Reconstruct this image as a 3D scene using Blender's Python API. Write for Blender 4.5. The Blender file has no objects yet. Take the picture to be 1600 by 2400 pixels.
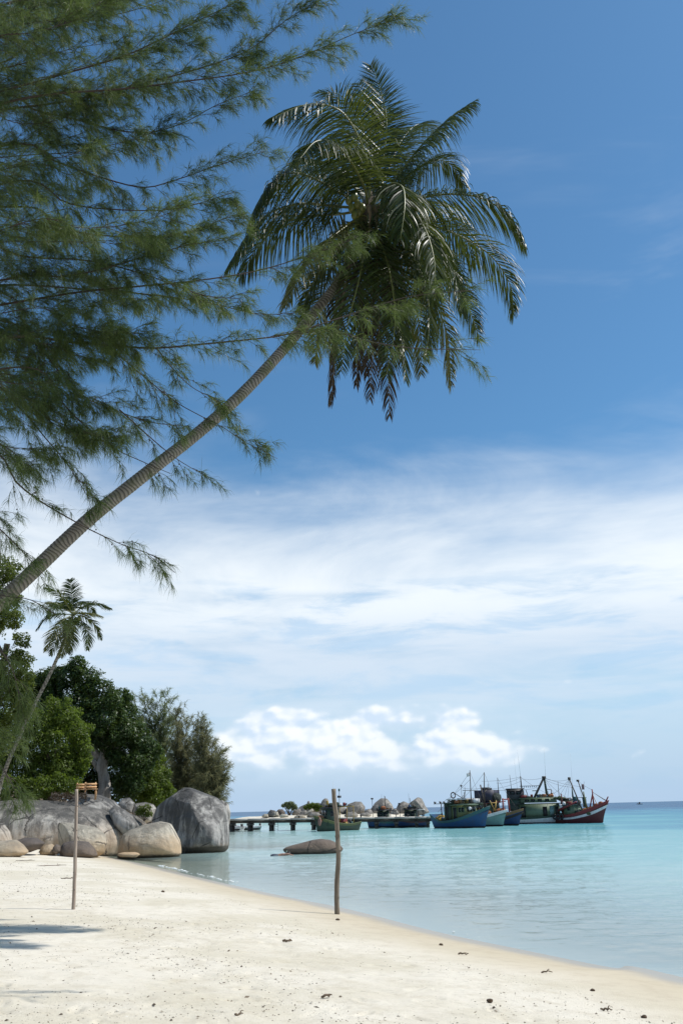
import bpy, bmesh, math, random
import numpy as np
from mathutils import Vector, Matrix, Quaternion

SC = bpy.context.scene
COL = SC.collection
rad = math.radians

# ------------------------------------------------------------------ camera
F = 2100.0                       # focal length in photograph pixels (1600 x 2400)
CAMZ = 2.4
PITCH = math.atan(697 / F)
ROLL = rad(1.44)
fwd = np.array([0, math.cos(PITCH), math.sin(PITCH)])
up0 = np.array([0, -math.sin(PITCH), math.cos(PITCH)])
rt0 = np.array([1.0, 0, 0])
CR = math.cos(ROLL) * rt0 - math.sin(ROLL) * up0
CU = math.cos(ROLL) * up0 + math.sin(ROLL) * rt0
cam_d = bpy.data.cameras.new('camera')
cam = bpy.data.objects.new('camera', cam_d)
COL.objects.link(cam)
cam_d.sensor_fit = 'VERTICAL'
cam_d.sensor_height = 36.0
cam_d.sensor_width = 24.0
cam_d.lens = F / 2400 * 36.0
cam_d.clip_start = 0.1
cam_d.clip_end = 60000
cam.matrix_world = Matrix(((CR[0], CU[0], -fwd[0], 0), (CR[1], CU[1], -fwd[1], 0),
                           (CR[2], CU[2], -fwd[2], CAMZ), (0, 0, 0, 1)))
SC.camera = cam

# ------------------------------------------------------------------ sun and sky
SUN_EL = rad(56)
SUN_AZ = rad(80)                 # clockwise from +Y (the viewing direction): the sun stands to the right
sdir = np.array([math.sin(SUN_AZ) * math.cos(SUN_EL), math.cos(SUN_AZ) * math.cos(SUN_EL), math.sin(SUN_EL)])
sun_d = bpy.data.lights.new('sun', 'SUN')
sun_d.energy = 4.6
sun_d.angle = rad(0.53)
sun_d.color = (1.0, 0.965, 0.91)
sun = bpy.data.objects.new('sun', sun_d)
COL.objects.link(sun)
sun.rotation_euler = Vector(-sdir).to_track_quat('-Z', 'Y').to_euler()

SC.view_settings.view_transform = 'Standard'
SC.view_settings.look = 'None'
SC.view_settings.exposure = 0.08
SC.view_settings.gamma = 1.0
SC.view_settings.use_curve_mapping = False


class NT:
    """small helper to write node graphs as expressions"""
    def __init__(self, tree):
        self.t = tree
        self.n = tree.nodes
        self.l = tree.links

    def node(self, typ, props=None, **ins):
        nd = self.n.new(typ)
        for k, v in (props or {}).items():
            setattr(nd, k, v)
        for k, v in ins.items():
            self.set(nd, k, v)
        return nd

    def set(self, nd, key, v):
        s = None
        if isinstance(key, str):
            if key.startswith('i') and key[1:].isdigit():
                s = nd.inputs[int(key[1:])]
            else:
                s = nd.inputs[key.replace('_', ' ')]
        else:
            s = nd.inputs[key]
        if isinstance(v, bpy.types.NodeSocket):
            self.l.new(v, s)
        elif v is not None:
            if s.type == 'RGBA' and hasattr(v, '__len__') and len(v) == 3:
                v = (*v, 1)
            s.default_value = v

    def m(self, op, a, b=None, c=None, clamp=False):
        nd = self.n.new('ShaderNodeMath')
        nd.operation = op
        nd.use_clamp = clamp
        for i, v in enumerate((a, b, c)):
            if v is not None:
                self.set(nd, i, v)
        return nd.outputs[0]

    def ss(self, x, a, b, lo=0.0, hi=1.0):
        nd = self.n.new('ShaderNodeMapRange')
        nd.interpolation_type = 'SMOOTHSTEP'
        self.set(nd, 'Value', x)
        self.set(nd, 'From Min', a)
        self.set(nd, 'From Max', b)
        self.set(nd, 'To Min', lo)
        self.set(nd, 'To Max', hi)
        return nd.outputs[0]

    def mix(self, f, a, b, blend='MIX'):
        nd = self.n.new('ShaderNodeMix')
        nd.data_type = 'RGBA'
        nd.blend_type = blend
        for k, v in ((0, f), (6, a), (7, b)):
            self.set(nd, k, v)
        return nd.outputs[2]

    def noise(self, vec, scale, detail=4, rough=0.55, dist=0.0, out=0):
        nd = self.n.new('ShaderNodeTexNoise')
        if vec is not None:
            self.l.new(vec, nd.inputs['Vector'])
        nd.inputs['Scale'].default_value = scale
        nd.inputs['Detail'].default_value = detail
        nd.inputs['Roughness'].default_value = rough
        nd.inputs['Distortion'].default_value = dist
        return nd.outputs[out]

    def comb(self, x, y, z):
        nd = self.n.new('ShaderNodeCombineXYZ')
        for i, v in enumerate((x, y, z)):
            self.set(nd, i, v)
        return nd.outputs[0]

    def sep(self, v):
        nd = self.n.new('ShaderNodeSeparateXYZ')
        self.l.new(v, nd.inputs[0])
        return nd.outputs

    def mapping(self, v, loc=(0, 0, 0), rot=(0, 0, 0), scale=(1, 1, 1)):
        nd = self.n.new('ShaderNodeMapping')
        self.l.new(v, nd.inputs[0])
        nd.inputs[1].default_value = loc
        nd.inputs[2].default_value = rot
        nd.inputs[3].default_value = scale
        return nd.outputs[0]

    def ramp(self, f, stops):
        nd = self.n.new('ShaderNodeValToRGB')
        self.l.new(f, nd.inputs[0])
        e = nd.color_ramp.elements
        while len(e) < len(stops):
            e.new(0.5)
        for el, (p, c) in zip(e, stops):
            el.position = p
            el.color = (*c, 1) if hasattr(c, '__len__') else (c, c, c, 1)
        return nd.outputs[0]


def make_world():
    w = bpy.data.worlds.new('World')
    SC.world = w
    w.use_nodes = True
    w.node_tree.nodes.clear()
    T = NT(w.node_tree)
    sky = T.node('ShaderNodeTexSky')
    sky.sky_type = 'NISHITA'
    sky.sun_disc = False
    sky.sun_elevation = SUN_EL
    sky.sun_rotation = SUN_AZ
    sky.altitude = 0
    sky.air_density = 1.0
    sky.dust_density = 0.5
    sky.ozone_density = 2.2
    skyc = T.mix(1.0, sky.outputs[0], (0.80, 1.26, 1.43), 'MULTIPLY')
    g = T.node('ShaderNodeTexCoord').outputs['Generated']
    x, y, z = T.sep(g)[:3]
    az = T.m('MULTIPLY', T.m('ARCTAN2', x, y), 57.29578)        # degrees right of the view
    el = T.m('MULTIPLY', T.m('ARCSINE', z), 57.29578)           # degrees above the horizon
    # the roll of thin high cloud: an uneven veil from about 8 to 20 degrees up, all round
    v1 = T.comb(T.m('MULTIPLY', az, 0.05), T.m('MULTIPLY', el, 0.13), 0.0)
    n_big = T.noise(v1, 1.0, 5, 0.55, 0.6)
    v1b = T.mapping(T.comb(az, el, 3.0), rot=(0, 0, rad(-50)), scale=(0.045, 0.13, 1))
    n_wisp = T.noise(v1b, 1.0, 6, 0.6, 0.8)
    v2 = T.comb(T.m('MULTIPLY', az, 0.07), T.m('MULTIPLY', el, 0.42), 7.0)
    n_str = T.noise(v2, 1.0, 7, 0.6, 0.5)
    top = T.m('ADD', 18.2, T.m('ADD', T.m('MULTIPLY', T.m('SUBTRACT', n_big, 0.5), 7.0),
                               T.m('MULTIPLY', T.m('SUBTRACT', n_wisp, 0.5), 10.0)))
    veil = T.ss(T.m('SUBTRACT', top, el), -5.0, 6.0)
    low = T.ss(el, 3.5, 10.0, 0.68, 1.0)
    patch = T.ss(n_str, 0.25, 0.58, 0.66, 1.0)
    patch = T.m('MAXIMUM', patch, T.m('MULTIPLY', T.ss(el, 12.0, 13.6), T.ss(el, 20.0, 17.0)))
    veil = T.m('MULTIPLY', T.m('MULTIPLY', veil, low), patch)
    hiw = T.ss(T.noise(T.mapping(T.comb(az, el, 11.0), rot=(0, 0, rad(-20)), scale=(0.03, 0.09, 1)), 1.0, 5, 0.6, 1.0), 0.50, 0.85, 0, 0.16)
    veil = T.m('MAXIMUM', T.m('MULTIPLY', veil, 0.95), hiw)
    # lumpy grey-blue undersides inside the veil
    v3 = T.comb(T.m('MULTIPLY', az, 0.13), T.m('MULTIPLY', el, 0.62), 21.0)
    n_lump = T.noise(v3, 1.0, 7, 0.58, 0.4)
    grey = T.m('MULTIPLY', T.ss(n_lump, 0.47, 0.66), T.ss(el, 14.8, 12.6))
    white = T.mix(T.ss(el, 9.0, 13.5), (8.0, 9.2, 10.6), (11.0, 11.6, 12.0))
    veilc = T.mix(T.m('MULTIPLY', grey, 0.92), white, (6.6, 8.5, 10.6))
    c = T.mix(veil, skyc, veilc)
    # pale haze along the horizon
    hz = T.ss(el, 8.0, -0.5, 0.0, 0.8)
    c = T.mix(hz, c, (5.0, 6.8, 9.4))
    # cumulus: banks of heaped cloud standing low over the sea, repeating round the horizon
    bank = T.ss(T.m('COSINE', T.m('MULTIPLY', T.m('SUBTRACT', az, 1.2), 0.1745)), -0.6, 0.5)
    cv = T.comb(T.m('MULTIPLY', az, 0.33), T.m('MULTIPLY', el, 0.50), 4.0)
    cvo = T.comb(T.m('ADD', T.m('MULTIPLY', az, 0.33), 0.09), T.m('ADD', T.m('MULTIPLY', el, 0.50), 0.15), 4.0)

    def billow(v):
        # heaped, cauliflower-like density from cells of falling size
        n = T.node('ShaderNodeVectorMath', {'operation': 'ADD'}, i0=v, i1=T.node('ShaderNodeVectorMath', {'operation': 'SCALE'}, i0=T.noise(v, 1.1, 5, 0.6, 0.0, 1), Scale=0.55).outputs[0]).outputs[0]
        tot = None
        for sc_, w_ in ((0.62, 0.58), (1.5, 0.30), (3.6, 0.12)):
            vo = T.node('ShaderNodeTexVoronoi', {'feature': 'SMOOTH_F1', 'voronoi_dimensions': '2D'}, Vector=n, Scale=sc_, Smoothness=0.6).outputs['Distance']
            q = T.m('MULTIPLY', T.m('SUBTRACT', 1.0, vo), w_)
            tot = q if tot is None else T.m('ADD', tot, q)
        big_ = T.noise(v, 0.75, 3, 0.5)
        return T.m('ADD', T.m('MULTIPLY', tot, 0.58), T.m('MULTIPLY', big_, 0.42))
    f1 = billow(cv)
    f2 = billow(cvo)
    win = T.m('MULTIPLY', T.ss(el, 7.2, 5.0), T.ss(el, 0.8, 3.6))
    thr = T.m('SUBTRACT', 0.825, T.m('MULTIPLY', T.m('MULTIPLY', win, T.m('ADD', 0.26, T.m('MULTIPLY', bank, 0.74))), 0.42))
    c = T.mix(T.m('MULTIPLY', T.m('MULTIPLY', win, bank), T.ss(f1, 0.40, 0.60, 0.30, 0.8)), c, (8.2, 9.6, 11.0))
    cum = T.ss(T.m('SUBTRACT', f1, thr), -0.045, 0.11)
    lit = T.ss(T.m('SUBTRACT', f1, f2), -0.08, 0.06)
    lit = T.m('MULTIPLY', lit, T.ss(el, 1.5, 5.0, 0.55, 1.0))
    cumc = T.mix(lit, (7.4, 9.0, 11.0), (11.6, 11.9, 12.0))
    c = T.mix(T.m('MULTIPLY', cum, 0.85), c, cumc)
    bg = T.node('ShaderNodeBackground', Color=c, Strength=0.085)
    out = T.node('ShaderNodeOutputWorld', Surface=bg.outputs[0])


make_world()


# ------------------------------------------------------------------ picture <-> place
def ray(px, py):
    return fwd + (px - 800) / F * CR + (1200 - py) / F * CU


def P(px, py, D):
    """the place at distance D (along the view) that the photograph shows at this pixel"""
    r = ray(px, py)
    return np.array([0, 0, CAMZ]) + r * (D / r[1])


def G(px, py, z=0.0):
    r = ray(px, py)
    return np.array([0, 0, CAMZ]) + r * ((z - CAMZ) / r[2])


# ------------------------------------------------------------------ noise
def _hash(ix, iy, iz, seed):
    h = (ix * 374761393 + iy * 668265263 + iz * 2147483647 + seed * 1274126177) & 0xFFFFFFFF
    h = ((h ^ (h >> 13)) * 1274126177) & 0xFFFFFFFF
    h = h ^ (h >> 16)
    return (h & 0xFFFFFF) / float(0xFFFFFF)


def vnoise(p, seed=0):
    p = np.asarray(p, dtype=np.float64)
    i = np.floor(p).astype(np.int64)
    f = p - i
    u = f * f * f * (f * (f * 6 - 15) + 10)
    r = 0
    for dx in (0, 1):
        wx = u[..., 0] if dx else 1 - u[..., 0]
        for dy in (0, 1):
            wy = u[..., 1] if dy else 1 - u[..., 1]
            for dz in (0, 1):
                wz = u[..., 2] if dz else 1 - u[..., 2]
                r = r + wx * wy * wz * _hash(i[..., 0] + dx, i[..., 1] + dy, i[..., 2] + dz, seed)
    return r * 2 - 1


def fbm(p, octaves=4, seed=0, gain=0.5):
    a, s, r = 1.0, 0, 0
    p = np.asarray(p, dtype=np.float64)
    for k in range(octaves):
        r = r + a * vnoise(p, seed + k * 17)
        s += a
        a *= gain
        p = p * 2.03 + 3.7
    return r / s


def sstep(x, a, b):
    t = np.clip((x - a) / (b - a), 0, 1)
    return t * t * (3 - 2 * t)


# ------------------------------------------------------------------ object helpers
def tag(o, label=None, cat=None, group=None, kind=None):
    for k, v in (('label', label), ('category', cat), ('group', group), ('kind', kind)):
        if v:
            o[k] = v
    return o


def empty(name, loc, parent=None):
    o = bpy.data.objects.new(name, None)
    COL.objects.link(o)
    o.location = tuple(loc)
    o.empty_display_size = 0.2
    if parent:
        o.parent = parent
    return o


def link(name, me, mat=None, parent=None, smooth=False, loc=None):
    if mat is not None:
        for m_ in (mat if isinstance(mat, (list, tuple)) else [mat]):
            me.materials.append(m_)
    if smooth and len(me.polygons):
        me.polygons.foreach_set('use_smooth', np.ones(len(me.polygons), dtype=bool))
    o = bpy.data.objects.new(name, me)
    COL.objects.link(o)
    if parent is not None:
        o.parent = parent
    if loc is not None:
        o.location = tuple(loc)
    return o


def mesh_np(name, V, faces, mat=None, parent=None, smooth=False, attr=None, loc=None, midx=None):
    """faces: list of (M,k) int arrays (any k); attr: dict name -> per-vertex float array"""
    V = np.asarray(V, dtype=np.float32).reshape(-1, 3)
    if not isinstance(faces, (list, tuple)):
        faces = [faces]
    faces = [np.asarray(f, dtype=np.int32) for f in faces if len(f)]
    me = bpy.data.meshes.new(name)
    me.vertices.add(len(V))
    me.vertices.foreach_set('co', V.ravel())
    nl = sum(f.size for f in faces)
    npoly = sum(len(f) for f in faces)
    me.loops.add(nl)
    me.loops.foreach_set('vertex_index', np.concatenate([f.ravel() for f in faces]))
    me.polygons.add(npoly)
    tot = np.concatenate([np.full(len(f), f.shape[1], dtype=np.int32) for f in faces])
    st = np.concatenate([[0], np.cumsum(tot)[:-1]]).astype(np.int32)
    me.polygons.foreach_set('loop_start', st)
    try:
        me.polygons.foreach_set('loop_total', tot)
    except Exception:
        pass
    if midx is not None:
        me.polygons.foreach_set('material_index', np.asarray(midx, dtype=np.int32))
    me.update(calc_edges=True)
    for k, a in (attr or {}).items():
        at = me.attributes.new(k, 'FLOAT', 'POINT')
        at.data.foreach_set('value', np.asarray(a, dtype=np.float32))
    return link(name, me, mat, parent, smooth, loc)


class MB:
    """collects shapes into one mesh"""
    def __init__(self):
        self.v, self.q, self.t, self.n = [], [], [], 0

    def add(self, V, quads=None, tris=None):
        V = np.asarray(V, dtype=np.float64).reshape(-1, 3)
        if quads is not None and len(quads):
            self.q.append(np.asarray(quads, dtype=np.int64) + self.n)
        if tris is not None and len(tris):
            self.t.append(np.asarray(tris, dtype=np.int64) + self.n)
        self.v.append(V)
        self.n += len(V)
        return self

    def box(self, x0, x1, y0, y1, z0, z1, M=None):
        V = np.array([[x, y, z] for x in (x0, x1) for y in (y0, y1) for z in (z0, z1)], dtype=float)
        if M is not None:
            V = V @ np.asarray(M)[:3, :3].T + np.asarray(M)[:3, 3]
        return self.add(V, [[0, 1, 3, 2], [4, 6, 7, 5], [0, 4, 5, 1], [2, 3, 7, 6], [0, 2, 6, 4], [1, 5, 7, 3]])

    def bar(self, a, b, w, h, upv=(0, 0, 1)):
        """box beam from a to b, w wide, h high"""
        a, b = np.asarray(a, float), np.asarray(b, float)
        d = (b - a) / np.linalg.norm(b - a)
        s = np.cross(d, upv)
        if np.linalg.norm(s) < 1e-4:
            s = np.cross(d, (1, 0, 0))
        s /= np.linalg.norm(s)
        u = np.cross(s, d)
        V = [p + sx * s * w / 2 + su * u * h / 2 for p in (a, b) for sx in (-1, 1) for su in (-1, 1)]
        return self.add(V, [[0, 1, 3, 2], [4, 6, 7, 5], [0, 4, 5, 1], [2, 3, 7, 6], [0, 2, 6, 4], [1, 5, 7, 3]])

    def tube(self, pts, r, n=6, cap=True):
        pts = np.asarray(pts, float)
        k = len(pts)
        r = np.broadcast_to(np.asarray(r, float), (k,))
        t = np.gradient(pts, axis=0)
        t /= np.linalg.norm(t, axis=1)[:, None] + 1e-12
        ref = np.array([0, 0, 1.0]) if abs(t[:, 2]).mean() < 0.8 else np.array([1.0, 0, 0])
        s = np.cross(t, ref)
        s /= np.linalg.norm(s, axis=1)[:, None] + 1e-12
        u = np.cross(s, t)
        a = np.arange(n) / n * 2 * math.pi
        V = pts[:, None, :] + r[:, None, None] * (np.cos(a)[None, :, None] * s[:, None, :] + np.sin(a)[None, :, None] * u[:, None, :])
        i = np.arange(k - 1)[:, None] * n
        j = np.arange(n)[None, :]
        jn = (j + 1) % n
        Q = np.stack([i + j, i + jn, i + n + jn, i + n + j], -1).reshape(-1, 4)
        V = V.reshape(-1, 3)
        tr = None
        if cap:
            V = np.vstack([V, pts[:1], pts[-1:]])
            j = np.arange(n)
            jn = (j + 1) % n
            tr = np.vstack([np.stack([jn, j, np.full(n, k * n)], -1),
                            np.stack([(k - 1) * n + j, (k - 1) * n + jn, np.full(n, k * n + 1)], -1)])
        return self.add(V, Q, tr)

    def ball(self, c, r, sc=(1, 1, 1), nu=8, nv=6):
        V, Q = [], []
        for i in range(nv + 1):
            th = math.pi * i / nv
            for j in range(nu):
                a = 2 * math.pi * j / nu
                V.append([c[0] + r * sc[0] * math.sin(th) * math.cos(a), c[1] + r * sc[1] * math.sin(th) * math.sin(a), c[2] + r * sc[2] * math.cos(th)])
        for i in range(nv):
            for j in range(nu):
                Q.append([i * nu + j, (i + 1) * nu + j, (i + 1) * nu + (j + 1) % nu, i * nu + (j + 1) % nu])
        return self.add(V, Q)

    def ring(self, c, R, r, nrm=(0, 1, 0), n=20, m=6):
        nrm = np.asarray(nrm, float)
        nrm /= np.linalg.norm(nrm)
        a = np.cross(nrm, (0, 0, 1.0))
        if np.linalg.norm(a) < 1e-3:
            a = np.array([1.0, 0, 0])
        a /= np.linalg.norm(a)
        b = np.cross(nrm, a)
        V, Q = [], []
        for i in range(n):
            t = 2 * math.pi * i / n
            d = a * math.cos(t) + b * math.sin(t)
            for j in range(m):
                s = 2 * math.pi * j / m
                V.append(np.asarray(c) + d * (R + r * math.cos(s)) + nrm * r * math.sin(s))
        for i in range(n):
            for j in range(m):
                Q.append([i * m + j, ((i + 1) % n) * m + j, ((i + 1) % n) * m + (j + 1) % m, i * m + (j + 1) % m])
        return self.add(V, Q)

    def build(self, name, mat=None, parent=None, smooth=False, attr=None, loc=None):
        fs = []
        if self.q:
            fs.append(np.vstack(self.q))
        if self.t:
            fs.append(np.vstack(self.t))
        return mesh_np(name, np.vstack(self.v), fs, mat, parent, smooth, attr, loc)


def spline(pts, n=None, per=8):
    """Catmull-Rom through pts"""
    pts = np.asarray(pts, float)
    k = len(pts)
    if k == 2:
        t = np.linspace(0, 1, n or per + 1)[:, None]
        return pts[0] * (1 - t) + pts[1] * t
    pp = np.vstack([2 * pts[0] - pts[1], pts, 2 * pts[-1] - pts[-2]])
    n = n or per * (k - 1) + 1
    u = np.linspace(0, k - 1 - 1e-9, n)
    i = np.floor(u).astype(int)
    f = (u - i)[:, None]
    p0, p1, p2, p3 = pp[i], pp[i + 1], pp[i + 2], pp[i + 3]
    return 0.5 * (2 * p1 + (p2 - p0) * f + (2 * p0 - 5 * p1 + 4 * p2 - p3) * f ** 2 + (3 * p1 - p0 - 3 * p2 + p3) * f ** 3)


def resample(pts, n):
    pts = np.asarray(pts, float)
    d = np.concatenate([[0], np.cumsum(np.linalg.norm(np.diff(pts, axis=0), axis=1))])
    u = np.linspace(0, d[-1], n)
    return np.stack([np.interp(u, d, pts[:, i]) for i in range(3)], -1), d[-1]


def nrmz(v):
    return v / (np.linalg.norm(v, axis=-1, keepdims=True) + 1e-12)


# ------------------------------------------------------------------ materials
def material(name, fn):
    m_ = bpy.data.materials.new(name)
    m_.use_nodes = True
    m_.node_tree.nodes.clear()
    T = NT(m_.node_tree)
    sh = fn(T)
    T.node('ShaderNodeOutputMaterial', Surface=sh)
    return m_


def pos(T):
    return T.node('ShaderNodeNewGeometry').outputs['Position']


def objc(T):
    return T.node('ShaderNodeTexCoord').outputs['Object']


def bump(T, h, strength=0.4, dist=0.05):
    return T.node('ShaderNodeBump', Strength=strength, Distance=dist, Height=h).outputs[0]


def paint(name, col, rough=0.55, wear=0.35, dirt=(0.10, 0.08, 0.06), scale=3.0, metal=0.0):
    def fn(T):
        v = objc(T)
        n = T.noise(v, scale, 6, 0.65)
        n2 = T.noise(T.mapping(v, scale=(4, 4, 0.7)), scale, 5, 0.6)
        c = T.mix(T.ss(n, 0.45, 0.75, 0, wear), col, dirt)
        c = T.mix(T.ss(n2, 0.5, 0.8, 0, wear * 0.9), c, tuple(0.55 * a for a in dirt))
        return T.node('ShaderNodeBsdfPrincipled', Base_Color=c, Roughness=rough, Metallic=metal).outputs[0]
    return material(name, fn)


def wood(name, c1, c2, scale=1.0):
    def fn(T):
        v = objc(T)
        n = T.noise(T.mapping(v, scale=(14 * scale, 14 * scale, 1.2 * scale)), 1.5, 6, 0.6, 0.4)
        k = T.noise(T.mapping(v, scale=(3, 3, 3)), 1.7, 4, 0.6)
        c = T.mix(T.ss(n, 0.3, 0.7), c1, c2)
        c = T.mix(T.ss(k, 0.55, 0.75, 0, 0.6), c, tuple(0.5 * a for a in c1))
        return T.node('ShaderNodeBsdfPrincipled', Base_Color=c, Roughness=0.85, Normal=bump(T, n, 0.5, 0.01)).outputs[0]
    return material(name, fn)


def leaf(name, c_dark, c_light, rough=0.45, trans=0.3, tcol=None, spec=0.5):
    """foliage: per-leaf colour from the vertex attribute var, light passing through the blade"""
    tcol = tcol or tuple(min(1, a * 1.9) for a in c_light)

    def fn(T):
        a = T.node('ShaderNodeAttribute', {'attribute_name': 'var'}).outputs['Fac']
        c = T.mix(a, c_dark, c_light)
        t = T.mix(a, tuple(0.7 * q for q in tcol), tcol)
        p = T.node('ShaderNodeBsdfPrincipled', Base_Color=c, Roughness=rough)
        p.inputs['Specular IOR Level'].default_value = spec
        tr = T.node('ShaderNodeBsdfTranslucent', Color=t)
        return T.node('ShaderNodeMixShader', i0=trans, i1=p.outputs[0], i2=tr.outputs[0]).outputs[0]
    return material(name, fn)

# ------------------------------------------------------------------ the shore: where sea meets sand
_wl_px = [(1600, 2291), (1429, 2267), (1224, 2226), (1020, 2183), (816, 2131), (653, 2098), (510, 2066), (347, 2027), (245, 2004)]
WL = [(13.5, -60), (10.5, -12), (8.0, 3.0)] + [tuple(G(a, b)[:2]) for a, b in _wl_px] + \
     [tuple(G(a, b)[:2]) for a, b in ((330, 2000), (425, 1995), (525, 1987))] + \
     [(-9.0, 68), (-13, 78), (-17, 98), (-18.2, 121), (-24, 160), (-70, 260), (-300, 520)]
WL = np.array(WL)
WLs = spline(np.c_[WL, np.zeros(len(WL))], per=6)[:, :2]
LAND = np.vstack([WLs, [(-2500, 900), (-2500, -60)]])


def shore(xy):
    """signed distance to the waterline, positive on land"""
    xy = np.asarray(xy, float)
    sh = xy.shape[:-1]
    q = xy.reshape(-1, 2)
    out = np.empty(len(q))
    A, B = WLs[:-1], WLs[1:]
    d = B - A
    L2 = (d ** 2).sum(1)
    LA, LB = LAND, np.roll(LAND, -1, axis=0)
    for s in range(0, len(q), 20000):
        c = q[s:s + 20000]
        t = np.clip(((c[:, None] - A) * d).sum(-1) / L2, 0, 1)
        dist = np.sqrt((((A + t[..., None] * d) - c[:, None]) ** 2).sum(-1)).min(1)
        y0, y1 = LA[:, 1], LB[:, 1]
        cy = c[:, 1][:, None]
        cond = (y0 > cy) != (y1 > cy)
        xi = LA[:, 0] + (cy - y0) / (y1 - y0 + 1e-12) * (LB[:, 0] - LA[:, 0])
        inside = (np.sum(cond & (c[:, 0][:, None] < xi), axis=1) % 2) == 1
        out[s:s + 20000] = np.where(inside, dist, -dist)
    return out.reshape(sh)


def ground_z(xy, s=None, detail=False):
    xy = np.asarray(xy, float)
    s = shore(xy) if s is None else s
    x, y = xy[..., 0], xy[..., 1]
    land = 1.08 * (1 - np.exp(-np.maximum(s, 0) * 0.115 / 1.08))
    hill = sstep(y, 50, 72) * np.clip(s - 1.0, 0, 60) * 0.17 * sstep(-x, 6, 15)
    bed = -np.minimum(0.11 * np.maximum(-s, 0), 3.5 + 0.035 * np.maximum(-s, 0))
    z = np.where(s > 0, land + hill, np.maximum(bed, -14))
    # a long low berm and soft hollows
    p3 = np.stack([x * 0.16, y * 0.16, np.zeros_like(x)], -1)
    z = z + np.clip(s * 0.25, 0, 1) * 0.05 * fbm(p3, 3, 5)
    if detail:
        near = np.clip((s - 1.6) / 3.0, 0, 1) * np.exp(-np.maximum(y, 0) / 32)
        p = np.stack([x, y, np.zeros_like(x)], -1)
        lump = fbm(p * np.array([1.7, 2.3, 1]), 4, 11)
        z = z + near * (0.034 * lump - 0.042 * np.maximum(0, fbm(p * 3.4, 2, 23) - 0.25))
        z = z + np.clip((s - 1.2) / 2, 0, 1) * 0.006 * fbm(p * 9.0, 2, 31) * np.exp(-np.maximum(y, 0) / 14)
    return z


def hit(px, py):
    """where the line of sight of a pixel meets the sand"""
    r = ray(px, py)
    o = np.array([0, 0, CAMZ])
    ts = np.linspace(4, 75, 1500)
    pts = o + r * (ts / r[1])[:, None]
    g = ground_z(pts[:, :2])
    k = np.argmax(pts[:, 2] < np.maximum(g, 0))
    p = pts[k].copy()
    p[2] = max(g[k], 0)
    return p


# ------------------------------------------------------------------ materials of the setting
def m_sand(T):
    p = pos(T)
    s = T.node('ShaderNodeAttribute', {'attribute_name': 'shore'}).outputs['Fac']
    n1 = T.noise(p, 0.35, 5, 0.6)
    n2 = T.noise(p, 3.0, 6, 0.65)
    n3 = T.noise(p, 60, 4, 0.7)
    grain = T.noise(p, 260, 2, 0.6)
    dry = T.mix(T.ss(n1, 0.42, 0.60), (0.66, 0.605, 0.50), (0.57, 0.515, 0.40))
    dry = T.mix(T.ss(n2, 0.46, 0.72, 0, 0.45), dry, (0.46, 0.395, 0.285))
    dry = T.mix(T.ss(T.noise(T.mapping(p, scale=(0.7, 1.5, 1)), 15, 4, 0.75), 0.56, 0.70, 0, 0.5), dry, (0.34, 0.29, 0.215))
    dry = T.mix(T.ss(n3, 0.60, 0.72, 0, 0.6), dry, (0.24, 0.20, 0.15))
    dry = T.mix(T.ss(grain, 0.55, 0.75, 0, 0.35), dry, (0.70, 0.67, 0.59))
    # the damp band the swash reaches
    edge = T.m('ADD', s, T.m('MULTIPLY', T.m('SUBTRACT', n1, 0.5), 1.6))
    damp = T.ss(edge, 3.4, 0.9)
    wetc = T.mix(T.ss(n2, 0.4, 0.7), (0.47, 0.395, 0.27), (0.42, 0.345, 0.235))
    c = T.mix(T.m('MULTIPLY', damp, 0.8), dry, wetc)
    wet = T.ss(T.m('ADD', s, T.m('MULTIPLY', T.m('SUBTRACT', n1, 0.5), 0.7)), 1.0, 0.2)
    c = T.mix(wet, c, (0.34, 0.305, 0.245))
    # leaf mould under the trees of the headland
    y = T.sep(p)[1]
    soil = T.m('MULTIPLY', T.m('MULTIPLY', T.ss(y, 58, 64), T.ss(s, 2, 5)), T.ss(s, 75, 70))
    c = T.mix(soil, c, T.mix(T.ss(n2, 0.4, 0.6), (0.05, 0.035, 0.02), (0.16, 0.11, 0.06)))
    h = T.m('ADD', T.m('MULTIPLY', T.noise(p, 22, 5, 0.7), 0.6), T.m('MULTIPLY', n3, 0.4))
    b = T.node('ShaderNodeBump', Strength=T.ss(damp, 0.0, 1.0, 0.7, 0.1), Distance=0.03, Height=h).outputs[0]
    ro = T.ss(wet, 0, 1, 0.95, 0.35)
    return T.node('ShaderNodeBsdfPrincipled', Base_Color=c, Roughness=ro, Normal=b).outputs[0]


M_SAND = material('sand', m_sand)


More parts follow.
